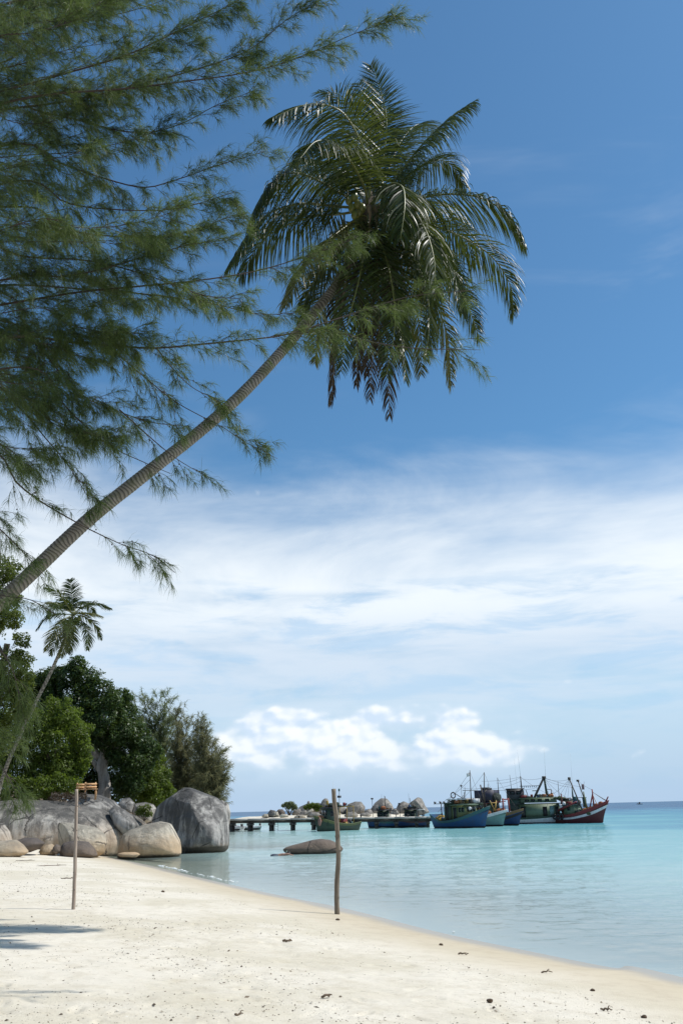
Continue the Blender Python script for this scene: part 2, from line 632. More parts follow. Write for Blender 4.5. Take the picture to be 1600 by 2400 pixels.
def m_sea(T):
    p = pos(T)
    d = T.node('ShaderNodeAttribute', {'attribute_name': 'depth'}).outputs['Fac']
    x, y = T.sep(p)[:2]
    dist = T.m('SQRT', T.m('ADD', T.m('MULTIPLY', x, x), T.m('MULTIPLY', y, y)))
    # ripples of three sizes; the finest only exist close by
    r1 = T.noise(T.mapping(p, rot=(0, 0, 0.25), scale=(0.55, 1.5, 1)), 2.2, 4, 0.6, 0.3)
    r2 = T.noise(T.mapping(p, rot=(0, 0, -0.15), scale=(0.6, 1.4, 1)), 0.55, 5, 0.62, 0.4)
    r3 = T.noise(T.mapping(p, rot=(0, 0, 0.1), scale=(0.4, 1.6, 1)), 0.09, 6, 0.65, 0.4)
    h = T.m('ADD', T.m('MULTIPLY', r1, T.ss(dist, 140, 12, 0.10, 0.34)), T.m('ADD', T.m('MULTIPLY', r2, 0.30), T.m('MULTIPLY', r3, 0.9)))
    calm = T.ss(d, 0.02, 0.7, 0.25, 1.0)
    b = T.node('ShaderNodeBump', Strength=calm, Distance=0.09, Height=h).outputs[0]
    # colour of the water body by depth: clear over sand, turquoise, then blue
    big = T.noise(p, 0.035, 4, 0.55, 0.5)
    dd = T.m('MULTIPLY', d, T.ss(big, 0.3, 0.7, 0.7, 1.35))
    body = T.ramp(T.m('MULTIPLY', dd, 1 / 14.0), [(0.0, (0.44, 0.50, 0.42)), (0.05, (0.33, 0.455, 0.43)), (0.16, (0.205, 0.39, 0.385)),
                                           (0.33, (0.098, 0.295, 0.335)), (0.6, (0.035, 0.16, 0.26)), (1.0, (0.012, 0.065, 0.15))])
    scat = T.node('ShaderNodeBsdfDiffuse', Color=body).outputs[0]
    clear = T.node('ShaderNodeBsdfTransparent', Color=(0.86, 0.96, 0.95)).outputs[0]
    opa = T.m('SUBTRACT', 1.0, T.m('POWER', 2.718, T.m('MULTIPLY', d, -1.5)))
    inner = T.node('ShaderNodeMixShader', i0=opa, i1=clear, i2=scat).outputs[0]
    gl = T.node('ShaderNodeBsdfGlossy', Color=(0.95, 0.97, 1.0), Roughness=T.ss(dist, 20, 300, 0.05, 0.16), Normal=b).outputs[0]
    fr = T.node('ShaderNodeFresnel', IOR=1.33, Normal=b).outputs[0]
    fr = T.m('MULTIPLY', T.m('MINIMUM', fr, T.ss(dist, 15, 200, 0.44, 0.30)), 1.0)
    return T.node('ShaderNodeMixShader', i0=fr, i1=inner, i2=gl).outputs[0]


M_SEA = material('sea_water', m_sea)


def polar_grid(r0, r1, nr, a0, a1, na):
    r = r0 * (r1 / r0) ** (np.linspace(0, 1, nr))
    a = np.radians(np.linspace(a0, a1, na))
    X = r[:, None] * np.sin(a)[None]
    Y = r[:, None] * np.cos(a)[None]
    i = np.arange(nr - 1)[:, None] * na
    j = np.arange(na - 1)[None]
    Q = np.stack([i + j, i + j + 1, i + na + j + 1, i + na + j], -1).reshape(-1, 4)
    return np.stack([X, Y], -1).reshape(-1, 2), Q


def pit_sand(xy, z, nr, na, r0, r1, a0, a1):
    """old footprints and scuffs: soft pits with a low rim, all over the dry sand"""
    rg = np.random.default_rng(21)
    G2 = xy.reshape(nr, na, 2)
    Z = z.reshape(nr, na)
    n = 3000
    d = 5.0 + 20 * rg.random(n) ** 1.35
    az = np.radians(rg.uniform(-27, 24, n))
    c = np.c_[d * np.sin(az), d * np.cos(az)]
    s = shore(c)
    dens = fbm(np.c_[c * 0.35, np.zeros(n)], 2, 77)
    ok = (s > 3.0) & (rg.random(n) < np.clip(0.55 + 1.4 * dens, 0.1, 1))
    for (x, y) in c[ok]:
        L, W, dep = rg.uniform(0.05, 0.15), rg.uniform(0.035, 0.06), rg.uniform(0.005, 0.019)
        yw = rg.uniform(0, math.pi)
        r, a_ = math.hypot(x, y), math.degrees(math.atan2(x, y))
        i0, i1 = [int(np.clip(math.log(q / r0) / math.log(r1 / r0) * (nr - 1), 0, nr - 1)) for q in (r - 0.34, r + 0.34)]
        wa = math.degrees(0.34 / r)
        j0, j1 = [int(np.clip((q - a0) / (a1 - a0) * (na - 1), 0, na - 1)) for q in (a_ - wa, a_ + wa)]
        q = G2[i0:i1 + 1, j0:j1 + 1] - [x, y]
        u = (q[..., 0] * math.cos(yw) + q[..., 1] * math.sin(yw)) / L
        v = (-q[..., 0] * math.sin(yw) + q[..., 1] * math.cos(yw)) / W
        e = u * u + v * v
        Z[i0:i1 + 1, j0:j1 + 1] += dep * (-np.exp(-e) * 1.3 + 0.42 * np.exp(-(np.sqrt(e) - 1.75) ** 2 / 0.18))
    return Z.ravel()


def build_ground():
    # finely modelled where the photograph looks
    xy, Q = polar_grid(3.5, 34, 760, -34, 32, 440)
    s = shore(xy)
    z = pit_sand(xy, ground_z(xy, s, True), 760, 440, 3.5, 34, -34, 32)
    o = mesh_np('beach', np.c_[xy, z], Q[:, ::-1], M_SAND, smooth=True, attr={'shore': s})
    tag(o, kind='structure')
    xy, Q = polar_grid(33.7, 420, 240, -44, 40, 380)
    s = shore(xy)
    o = mesh_np('beach_beyond', np.c_[xy, ground_z(xy, s, True) - 0.004], Q[:, ::-1], M_SAND, smooth=True, attr={'shore': s})
    tag(o, kind='structure')
    for a0, a1 in ((-44, -34), (32, 40)):
        xy, Q = polar_grid(3.5, 34, 200, a0, a1, 24)
        s = shore(xy)
        tag(mesh_np('beach_flank', np.c_[xy, ground_z(xy, s, True)], Q[:, ::-1], M_SAND, smooth=True, attr={'shore': s}), kind='structure')
    # the beach behind and beside the viewer, coarser
    xy, Q = polar_grid(3.5, 420, 80, 40, 316, 120)
    s = shore(xy)
    o2 = mesh_np('beach_surround', np.c_[xy, ground_z(xy, s, True)], Q[:, ::-1], M_SAND, smooth=True, attr={'shore': s})
    tag(o2, kind='structure')
    a = np.linspace(0, 2 * math.pi, 33)[:-1]
    xy = np.vstack([[0, 0]] + [np.c_[np.sin(a), np.cos(a)] * r for r in (1.2, 2.4, 3.52)])
    s = shore(xy)
    k = np.arange(32)
    kn = (k + 1) % 32
    qs = np.vstack([np.stack([1 + 32 * m_ + k, 1 + 32 * m_ + kn, 33 + 32 * m_ + kn, 33 + 32 * m_ + k], -1) for m_ in (0, 1)])
    o3 = mesh_np('beach_underfoot', np.c_[xy, ground_z(xy, s, True)], [qs, np.stack([0 * k, 1 + kn, 1 + k], -1)], M_SAND, smooth=True, attr={'shore': s})
    tag(o3, kind='structure')


build_ground()


def wave_h(xy, d):
    """low chop: heaped wavelets of three lengths, dying out in the shallows"""
    x, y = xy[:, 0], xy[:, 1]
    r = np.hypot(x, y)
    def layer(sx, sy, rot, seed, oc=2):
        c, s_ = math.cos(rot), math.sin(rot)
        u, v = x * c - y * s_, x * s_ + y * c
        return fbm(np.c_[u * sx, v * sy, np.zeros(len(x))], oc, seed)
    h = 0.075 * layer(0.16, 0.42, 0.25, 41, 3) * sstep(d, 0.4, 2.5)
    h += 0.040 * layer(0.7, 1.5, -0.2, 42, 3) * sstep(d, 0.05, 0.9)
    h += 0.034 * (0.45 - np.abs(layer(1.3, 2.8, 0.1, 43, 3)) * 2.0) * np.exp(-r / 60) * sstep(d, 0.0, 0.22)
    return h * np.exp(-np.maximum(r - 150, 0) / 500)


def build_sea():
    for name, grid in (('sea', polar_grid(7.0, 40000, 760, -34, 36, 470)), ('sea_surround', polar_grid(1.0, 40000, 120, 36, 326, 180))):
        xy, Q = grid
        r = np.linalg.norm(xy, axis=1)
        s = np.full(len(xy), -500.0)
        m_ = r < 600
        s[m_] = shore(xy[m_])
        d = np.where(m_, np.maximum(-ground_z(xy, s), 0), 14)
        z = np.zeros(len(xy))
        z[m_] = wave_h(xy[m_], d[m_])
        o = mesh_np(name, np.c_[xy, z], Q[:, ::-1], M_SEA, smooth=True, attr={'depth': d})
        tag(o, kind='structure')


build_sea()


# ------------------------------------------------------------------ boulders
def granite(name, c1, c2, stain, warm, tide=1.1, streak=0.6, wetz=0.12):
    def fn(T):
        p = pos(T)
        z = T.sep(p)[2]
        rnd = T.node('ShaderNodeObjectInfo').outputs['Random']
        p = T.node('ShaderNodeVectorMath', {'operation': 'ADD'}, i0=p, i1=T.comb(T.m('MULTIPLY', rnd, 40.0), 0.0, 0.0)).outputs[0]
        big = T.noise(p, 0.5, 6, 0.62, 0.3)
        mid = T.noise(p, 2.2, 6, 0.7)
        fine = T.noise(p, 22, 4, 0.75)
        st = T.noise(T.mapping(p, scale=(1.6, 1.6, 0.22)), 1.1, 6, 0.68, 0.3)
        c = T.mix(T.ss(big, 0.35, 0.65), c1, c2)
        c = T.mix(T.ss(mid, 0.45, 0.72, 0, 0.5), c, tuple(0.6 * a for a in c1))
        # black algae: flat tops and long runs down the faces
        nz = T.sep(T.node('ShaderNodeNewGeometry').outputs['Normal'])[2]
        run = T.ss(T.m('ADD', st, T.m('MULTIPLY', big, 0.35)), 0.56, 0.76, 0, streak)
        c = T.mix(run, c, stain)
        c = T.mix(T.m('MULTIPLY', T.ss(T.m('ADD', nz, T.m('MULTIPLY', mid, 0.9)), 0.95, 1.35), streak), c, stain)
        # iron-tan wash towards the sea and a dark wet foot
        tz = T.m('ADD', z, T.m('MULTIPLY', T.m('SUBTRACT', mid, 0.5), 0.9))
        c = T.mix(T.ss(tz, tide, tide * 0.2, 0, 0.75), c, warm)
        c = T.mix(T.ss(T.m('ADD', z, T.m('MULTIPLY', T.m('SUBTRACT', mid, 0.5), 0.25)), wetz + 0.1, wetz - 0.05, 0, 0.85), c, (0.035, 0.032, 0.02))
        c = T.mix(T.ss(fine, 0.55, 0.75, 0, 0.4), c, tuple(0.45 * a for a in c1))
        # a few long joints and hairline cracks
        wv = T.node('ShaderNodeVectorMath', {'operation': 'ADD'}, i0=p, i1=T.comb(T.m('MULTIPLY', mid, 0.5), T.m('MULTIPLY', big, 0.8), T.m('MULTIPLY', mid, 0.4))).outputs[0]
        vo = T.node('ShaderNodeTexVoronoi', {'feature': 'DISTANCE_TO_EDGE'}, Vector=wv, Scale=0.42).outputs['Distance']
        crk = T.m('MULTIPLY', T.ss(vo, 0.022, 0.004), T.ss(T.noise(p, 0.8, 3, 0.5), 0.42, 0.58))
        c = T.mix(T.m('MULTIPLY', crk, 0.85), c, (0.03, 0.026, 0.022))
        h = T.m('SUBTRACT', T.m('ADD', T.m('MULTIPLY', fine, 0.45), mid), T.m('MULTIPLY', crk, 0.6))
        return T.node('ShaderNodeBsdfPrincipled', Base_Color=c, Roughness=0.82, Normal=bump(T, h, 0.7, 0.12)).outputs[0]
    return material(name, fn)


M_GRAN = granite('granite_grey', (0.56, 0.515, 0.445), (0.33, 0.305, 0.265), (0.055, 0.052, 0.047), (0.46, 0.335, 0.215), 2.3, 0.8)
M_GRAN_DARK = granite('granite_dark', (0.44, 0.415, 0.375), (0.20, 0.188, 0.17), (0.034, 0.033, 0.031), (0.20, 0.15, 0.09), 0.7, 0.75, 0.35)
M_GRAN_TAN = granite('granite_tan', (0.52, 0.47, 0.375), (0.38, 0.335, 0.26), (0.10, 0.09, 0.07), (0.47, 0.32, 0.175), 1.6, 0.45)
M_GRAN_RED = granite('granite_brown', (0.15, 0.12, 0.098), (0.10, 0.08, 0.066), (0.06, 0.05, 0.045), (0.16, 0.115, 0.078), 1.2, 0.4)
M_GRAN_FAR = granite('granite_far', (0.36, 0.32, 0.27), (0.25, 0.225, 0.195), (0.085, 0.08, 0.072), (0.38, 0.30, 0.20), 1.6, 0.55, -1)

_ico = {}


def ico(sub):
    if sub not in _ico:
        bm = bmesh.new()
        bmesh.ops.create_icosphere(bm, subdivisions=sub, radius=1.0)
        V = np.array([v.co[:] for v in bm.verts])
        Fc = np.array([[v.index for v in f.verts] for f in bm.faces])
        bm.free()
        _ico[sub] = (V, Fc)
    return _ico[sub]


def rock(name, label, outline, D, thick, mat, seed, sub=5, rough=0.05, fac=0.6, lean=0.25, cuts=(), group=None, power=0.8, yaw=0.0):
    """a boulder whose front outline is that of the photograph, closed and rounded behind, of real depth"""
    cx = sum(p[0] for p in outline) / len(outline)
    cy = sum(p[1] for p in outline) / len(outline)
    O = np.array([P(a, b, D) for a, b in outline])
    C = P(cx, cy, D)
    pol = O[:, [0, 2]] - C[[0, 2]]
    ang = np.linspace(-math.pi, math.pi, 361)
    R = np.zeros(361)
    a0, b0 = pol, np.roll(pol, -1, axis=0)
    for k, a in enumerate(ang):
        d = np.array([math.cos(a), math.sin(a)])
        e = b0 - a0
        den = d[0] * e[:, 1] - d[1] * e[:, 0]
        den = np.where(abs(den) < 1e-9, 1e-9, den)
        t = (a0[:, 0] * e[:, 1] - a0[:, 1] * e[:, 0]) / den
        u = (a0[:, 0] * d[1] - a0[:, 1] * d[0]) / den
        ok = (t > 0) & (u >= -1e-6) & (u <= 1 + 1e-6)
        R[k] = t[ok].max() if ok.any() else 0.1
    ker = np.exp(-np.linspace(-2, 2, 13) ** 2)
    ker /= ker.sum()
    R = np.convolve(np.r_[R[-13:-1], R, R[1:13]], ker, 'same')[12:-12]
    V, Fc = ico(sub)
    a = np.arctan2(V[:, 2], V[:, 0])
    s = np.sqrt(V[:, 0] ** 2 + V[:, 2] ** 2)
    sp = s ** power
    rr = np.interp(a, ang, R)
    W = np.c_[rr * sp * np.cos(a), thick * np.sign(V[:, 1]) * abs(V[:, 1]) ** 0.9, rr * sp * np.sin(a)]
    W[:, 1] += lean * W[:, 2] * (1 - s * 0.5)
    for n, dd in cuts:                         # flat faces where the stone has split
        n = np.asarray(n, float)
        n /= np.linalg.norm(n)
        ex = W @ n - dd
        W -= np.where(ex > 0, ex * 0.92, 0)[:, None] * n
    sc = float(np.mean(R))
    nd = nrmz(W)
    front = np.clip(1 - s * s, 0, 1)[:, None]
    q = W / sc
    disp = fac * 0.16 * fbm(q * 1.3 + seed * 7.1, 3, seed) + rough * fbm(q * 4.5 + seed, 4, seed + 3) + 0.4 * rough * fbm(q * 13 + seed, 3, seed + 5)
    ter = fbm(q * np.array([0.9, 0.9, 2.6]) + seed * 1.9, 3, seed + 21) * 5      # old joints: shallow steps across the stone
    disp += 0.018 * (np.abs(ter - np.floor(ter) - 0.5) < 0.08) * -1.0
    crack = np.maximum(0, 0.06 - abs(fbm(q * 1.1 + seed * 3.3, 3, seed + 9))) / 0.06
    disp -= 0.012 * crack
    W = W + nd * (disp * sc)[:, None] * (0.25 + 0.75 * front)
    if yaw:
        c_, s_ = math.cos(yaw), math.sin(yaw)
        W = np.c_[W[:, 0] * c_ - W[:, 1] * s_, W[:, 0] * s_ + W[:, 1] * c_, W[:, 2]]
    o = mesh_np(name, W, Fc, mat, smooth=True, loc=C)
    return tag(o, label, 'rock', group)


GB = 'granite boulders at the end of the beach'
rock('boulder', 'long whale-backed grey boulder behind the thin pole, biggest of the heap',
     [(-60, 1900), (-30, 1880), (40, 1874), (130, 1878), (190, 1884), (240, 1898), (275, 1922), (296, 1952), (298, 1978), (280, 2010), (150, 2030), (-20, 2030), (-70, 1960)],
     61.0, 3.0, M_GRAN, 3, 6, 0.02, 0.35, 0.55, group=GB)
rock('boulder', 'tall dark peaked boulder standing in the water at the outer end of the heap',
     [(352, 1925), (366, 1890), (400, 1866), (430, 1845), (446, 1846), (480, 1860), (508, 1870), (528, 1890), (535, 1925), (537, 1965), (535, 1990), (500, 2010), (440, 2012), (390, 2000), (362, 1960)],
     62.5, 2.6, M_GRAN_DARK, 8, 6, 0.035, 0.5, 0.30, cuts=(((-0.75, -0.9, 0.15), 1.45), ((0.55, -0.65, 0.75), 1.75), ((-0.3, -0.6, 0.75), 1.85)), group=GB)
rock('boulder', 'smooth rounded pale boulder at the water edge in front of the dark peaked one',
     [(273, 1985), (280, 1962), (305, 1945), (340, 1932), (375, 1925), (398, 1930), (410, 1950), (424, 1975), (426, 2005), (350, 2018), (280, 2012)],
     57.0, 1.6, M_GRAN_TAN, 12, 6, 0.02, 0.35, 0.45, cuts=(((-0.9, -0.35, 0.2), 1.6),), group=GB)
rock('boulder', 'blocky boulder with dark flat top and overhanging shaded end, beside the thin pole',
     [(130, 1940), (136, 1927), (175, 1930), (225, 1940), (243, 1955), (253, 1975), (245, 1998), (220, 2015), (160, 2018), (131, 1990)],
     54.6, 1.3, M_GRAN_TAN, 21, 6, 0.025, 0.35, 0.3, cuts=(((-0.85, -0.6, -0.15), 0.95), ((0.25, -0.75, 0.6), 1.0)), group=GB)
rock('boulder', 'low wedge of brown stone at the foot of the thin pole, split at its tip',
     [(140, 1995), (150, 1975), (172, 1970), (205, 1973), (222, 1990), (230, 2006), (200, 2014), (150, 2012)],
     53.0, 0.9, M_GRAN_RED, 25, 5, 0.02, 0.3, 0.4, group=GB)
rock('boulder', 'flat reddish brown stone lying under the long whale-backed boulder',
     [(38, 1970), (60, 1963), (85, 1964), (104, 1976), (92, 1990), (70, 1998), (45, 1990)],
     52.0, 0.8, M_GRAN_RED, 29, 5, 0.02, 0.3, 0.3, group=GB)
rock('boulder', 'low pale tan slab rising from the sand at the left edge',
     [(-40, 1978), (0, 1971), (35, 1968), (52, 1980), (68, 1998), (40, 2012), (-40, 2012)],
     49.0, 0.9, M_GRAN_TAN, 31, 5, 0.015, 0.25, 0.5, group=GB)
rock('boulder', 'pale grey boulder cut by the left edge, above the tan slab',
     [(-50, 1960), (-20, 1930), (2, 1929), (20, 1950), (28, 1975), (10, 1990), (-50, 1990)],
     51.5, 1.0, M_GRAN, 33, 5, 0.02, 0.3, 0.3, group=GB)
rock('boulder', 'small tan stone wedged between the brown stones at the sand',
     [(126, 1985), (133, 1978), (141, 1982), (143, 1995), (135, 2003), (124, 1998)], 52.4, 0.3, M_GRAN_RED, 35, 4, 0.02, 0.3, 0.2, group=GB)
rock('boulder', 'tan stone half buried in front of the whale-backed boulder',
     [(93, 1996), (103, 1983), (120, 1977), (132, 1988), (132, 2004), (100, 2006)], 52.8, 0.5, M_GRAN_TAN, 36, 4, 0.02, 0.3, 0.4, group=GB)
rock('boulder', 'dark humped boulder with the benches on top',
     [(150, 1890), (178, 1868), (205, 1861), (230, 1863), (262, 1876), (280, 1893), (272, 1912), (240, 1925), (160, 1925)],
     63.5, 2.6, M_GRAN_DARK, 41, 5, 0.03, 0.4, 0.5, group=GB)
rock('boulder', 'slanting dark slab leaning between the whale-backed boulder and the shrub',
     [(255, 1900), (268, 1887), (290, 1897), (312, 1912), (328, 1935), (318, 1955), (296, 1960), (270, 1935)],
     60.5, 0.9, M_GRAN_DARK, 44, 5, 0.03, 0.4, 0.3, group=GB)
rock('boulder', 'small jagged grey rock on the skyline of the heap, below the glossy tree',
     [(278, 1884), (288, 1872), (303, 1869), (315, 1882), (310, 1905), (285, 1908)],
     66.0, 0.7, M_GRAN_DARK, 47, 5, 0.04, 0.6, 0.3, group=GB)
rock('boulder', 'plain grey rock behind the small shrub, next to the dark peaked boulder',
     [(310, 1905), (318, 1883), (340, 1880), (358, 1885), (366, 1895), (355, 1925), (330, 1935)],
     66.5, 0.9, M_GRAN, 50, 5, 0.03, 0.4, 0.3, group=GB)
rock('boulder', 'narrow rock ridge beneath the small shrub',
     [(300, 1905), (318, 1912), (345, 1932), (362, 1945), (350, 1965), (315, 1960)],
     61.5, 0.7, M_GRAN, 53, 5, 0.03, 0.4, 0.2, group=GB)
rock('boulder', 'rounded shoulder of rock showing behind the dark peaked boulder on the sea side',
     [(505, 1885), (520, 1874), (535, 1885), (540, 1905), (537, 1935), (510, 1960)],
     65.5, 1.0, M_GRAN, 55, 5, 0.03, 0.4, 0.2, group=GB)
rock('boulder', 'low smooth brown rock breaking the water near the thick pole',
     [(660, 1990), (680, 1982), (705, 1976), (730, 1969), (752, 1966), (775, 1969), (795, 1979), (806, 1990), (790, 2004), (720, 2010), (675, 2004)],
     56.0, 0.9, M_GRAN_RED, 61, 6, 0.035, 0.4, 0.4)
rock('boulder', 'small flat stone awash in front of the smooth pale boulder',
     [(274, 2001), (290, 1997.5), (315, 1997), (330, 2001), (320, 2010), (285, 2010)], 54.5, 0.5, M_GRAN_TAN, 63, 4, 0.02, 0.3, 0.3)

# ------------------------------------------------------------------ far rocks, sandbar islet
GI = 'rocks of the islet behind the jetty'
DI = 215.0


def islet_rock(label, outline, dD=0.0, mat=None, seed=1, thick=None, sub=4, **kw):
    mx, my = sum(p[0] for p in outline) / len(outline), max(p[1] for p in outline)
    outline = [(mx + (p[0] - mx) * 1.12, my + (p[1] - my) * 1.10) for p in outline]
    w = (max(p[0] for p in outline) - min(p[0] for p in outline)) * DI / F
    rock('islet_rock', label, outline, DI + dD, thick or w * 0.42, mat or M_GRAN_FAR, seed, sub, 0.03, kw.pop('fac', 1.0), kw.pop('lean', 0.3), group=GI, **kw)


islet_rock('round pale rock of the islet, shadowed on one side, right of the thick pole', [(812, 1905), (816, 1888), (832, 1882), (845, 1882), (853, 1893), (852, 1905), (838, 1915), (820, 1915)], 2, seed=3)
islet_rock('broad dome-shaped grey rock of the islet, tallest dome above the jetty', [(866, 1905), (880, 1885), (892, 1875), (905, 1875), (916, 1888), (921, 1902), (915, 1915), (870, 1915)], 5, seed=5)
islet_rock('low rounded rock of the islet between the broad dome and the split outermost one', [(926, 1905), (934, 1887), (945, 1881), (957, 1886), (960, 1905), (940, 1914)], 6, seed=6)
islet_rock('split pale rock at the outermost end of the islet, leaning seaward', [(955, 1898), (962, 1884), (978, 1873), (988, 1874), (994, 1890), (1003, 1905), (980, 1912), (958, 1910)], 0, seed=7, cuts=(((-0.5, -0.8, -0.25), 1.0), ((0.6, -0.5, 0.6), 1.3)))
islet_rock('grey block with a flat top at the foot of the round pale islet rock', [(842, 1915), (846, 1907), (860, 1905), (868, 1909), (868, 1918)], -4, seed=9)
islet_rock('flat pale rock at the foot of the round islet rock, by the green boat', [(806, 1914), (815, 1905), (830, 1904), (838, 1910), (836, 1918), (810, 1918)], -5, seed=10)
islet_rock('dark cracked rock at the shoreward end of the islet', [(628, 1908), (634, 1899), (644, 1901), (650, 1908), (644, 1914), (630, 1914)], -2, M_GRAN_DARK, 11)
islet_rock('squat brown rock of the islet beside the spreading tree', [(648, 1904), (653, 1898), (662, 1898), (668, 1906), (662, 1913), (650, 1912)], 2, M_GRAN_RED, 13)
islet_rock('pale low rock in front of the islet tree', [(655, 1913), (661, 1908), (672, 1909), (676, 1915), (658, 1917)], -6, M_GRAN_TAN, 14)
islet_rock('dark rounded rock just right of the islet tree trunk', [(684, 1908), (690, 1899), (702, 1897), (708, 1910), (690, 1915)], 2, seed=15)
islet_rock('tan low slab on the islet sand below the dark mound', [(690, 1915), (698, 1910), (712, 1911), (715, 1917), (692, 1918)], -6, M_GRAN_TAN, 16)
islet_rock('dark mound of rock with green scrub on its back', [(698, 1905), (705, 1893), (722, 1886), (745, 1884), (765, 1890), (770, 1905), (720, 1914)], 8, M_GRAN_DARK, 17, lean=0.6)
islet_rock('slanting pale slab on the front of the islet mound', [(712, 1912), (722, 1902), (731, 1896), (734, 1901), (722, 1914)], -3, M_GRAN_TAN, 18)
islet_rock('large pale boulder at the foot of the islet mound beside the green boat', [(720, 1913), (730, 1905), (745, 1905), (752, 1913), (735, 1918)], -5, seed=19)
islet_rock('upright pointed pinnacle on the crest of the islet mound', [(718, 1892), (721, 1880), (724, 1878), (727, 1885), (732, 1890), (728, 1896)], 9, seed=20)
islet_rock('stacked pale rock crowning the islet just left of the thick pole', [(751, 1889), (755, 1878), (761, 1873), (767, 1874), (770, 1885), (766, 1893), (755, 1894)], 6, seed=21)
islet_rock('rounded low rock of the islet hidden partly by the thick pole', [(775, 1905), (783, 1893), (800, 1890), (812, 1898), (810, 1912), (780, 1914)], 4, seed=22)
islet_rock('small tan rock at the very tip of the islet sand', [(614, 1913), (620, 1908), (627, 1909), (629, 1915), (616, 1916)], -3, M_GRAN_TAN, 23)


for k, (lab, ol, mt) in enumerate((
        ('narrow tan rock standing beside the cracked dark rock of the islet', [(640, 1914), (643, 1905), (650, 1903), (655, 1914)], M_GRAN_TAN),
        ('pale wedge of rock below the islet pinnacle', [(700, 1914), (706, 1903), (716, 1900), (722, 1912), (710, 1917)], M_GRAN_FAR),
        ('rust-tinted round rock between the islet mound and the stacked rock', [(752, 1914), (756, 1900), (766, 1896), (775, 1903), (774, 1915)], M_GRAN_RED),
        ('whitish rock low on the islet directly behind the thick pole', [(776, 1916), (782, 1907), (795, 1905), (803, 1912), (800, 1918)], M_GRAN_TAN),
        ('grey hump of rock joining the round islet rock to the broad dome', [(850, 1915), (856, 1901), (866, 1897), (874, 1906), (872, 1916)], M_GRAN_FAR),
        ('dark low rock between the broad dome and the low rounded islet rock', [(914, 1914), (918, 1900), (926, 1896), (934, 1906), (932, 1915)], M_GRAN_DARK),
        ('pale boulder at the foot of the broad islet dome', [(884, 1917), (888, 1907), (900, 1905), (908, 1912), (905, 1918)], M_GRAN_TAN))):
    islet_rock(lab, ol, -3 + 2 * (k % 3), mt, 60 + k)


def build_sandbar():
    # a low spit of pale sand the islet rocks stand on
    xs, ys = np.linspace(-36, 24, 90), np.linspace(204, 236, 40)
    X, Y = np.meshgrid(xs, ys)
    e = np.maximum(abs((X + 6) / 29.5), abs((Y - 220) / 15.0))
    z = -0.6 + 1.95 * sstep(1 - np.sqrt(((X + 6) / 30) ** 2 + ((Y - 220) / 16) ** 2), -0.1, 0.5) + 0.15 * fbm(np.stack([X * 0.2, Y * 0.2, 0 * X], -1), 3, 3)
    n = len(xs)
    i = np.arange(len(ys) - 1)[:, None] * n
    j = np.arange(n - 1)[None]
    Q = np.stack([i + j, i + j + 1, i + n + j + 1, i + n + j], -1).reshape(-1, 4)
    o = mesh_np('islet_sand', np.stack([X, Y, z], -1).reshape(-1, 3), Q, M_SAND, smooth=True, attr={'shore': np.full(X.size, 90.0)})
    tag(o, kind='structure')


build_sandbar()

# ------------------------------------------------------------------ foliage materials
M_PALM = leaf('palm_leaf', (0.012, 0.025, 0.007), (0.045, 0.066, 0.014), 0.42, 0.21, (0.15, 0.19, 0.022), 0.28)
M_PALM_DEAD = leaf('palm_leaf_dead', (0.030, 0.023, 0.018), (0.085, 0.062, 0.042), 0.6, 0.15, (0.16, 0.11, 0.06), 0.3)
M_PALM_YEL = leaf('palm_leaf_yellow', (0.045, 0.055, 0.012), (0.10, 0.10, 0.022), 0.40, 0.24, (0.34, 0.32, 0.05), 0.5)
M_RACHIS = paint('palm_midrib', (0.135, 0.145, 0.035), 0.45, 0.3, (0.07, 0.05, 0.02), 5)
M_RACHIS_DEAD = paint('palm_midrib_dead', (0.20, 0.15, 0.09), 0.7, 0.4, (0.08, 0.06, 0.04), 5)
M_CAS = leaf('casuarina_needles', (0.026, 0.051, 0.018), (0.098, 0.138, 0.040), 0.5, 0.38, (0.165, 0.225, 0.05), 0.3)
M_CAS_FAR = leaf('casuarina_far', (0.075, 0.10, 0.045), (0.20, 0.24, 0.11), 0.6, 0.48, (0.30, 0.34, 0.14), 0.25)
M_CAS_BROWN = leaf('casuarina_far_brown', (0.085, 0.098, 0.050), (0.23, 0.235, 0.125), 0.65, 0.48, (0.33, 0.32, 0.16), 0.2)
M_TWIG = paint('casuarina_twig', (0.050, 0.034, 0.025), 0.8, 0.4, (0.03, 0.022, 0.016), 4)
M_CONE = paint('casuarina_cone', (0.045, 0.034, 0.024), 0.85, 0.3, (0.02, 0.015, 0.01), 20)
M_LEAF_DARK = leaf('broadleaf_dark', (0.017, 0.036, 0.010), (0.062, 0.100, 0.022), 0.45, 0.24, (0.13, 0.20, 0.025), 0.3)
M_LEAF_BRIGHT = leaf('broadleaf_bright', (0.028, 0.050, 0.010), (0.125, 0.165, 0.028), 0.5, 0.36, (0.25, 0.37, 0.035), 0.25)
M_LEAF_VINE = leaf('broadleaf_vine', (0.030, 0.050, 0.012), (0.115, 0.140, 0.024), 0.48, 0.30, (0.22, 0.29, 0.035), 0.25)
M_BARK = wood('bark_grey', (0.22, 0.20, 0.175), (0.50, 0.47, 0.43), 0.25)
M_BARK_DARK = wood('bark_brown', (0.075, 0.058, 0.045), (0.15, 0.12, 0.095), 0.25)
M_COCO = paint('coconut_skin', (0.13, 0.15, 0.025), 0.35, 0.4, (0.14, 0.09, 0.03), 4)
M_HUSK = paint('palm_fibre', (0.12, 0.088, 0.058), 0.95, 0.5, (0.05, 0.036, 0.025), 6)


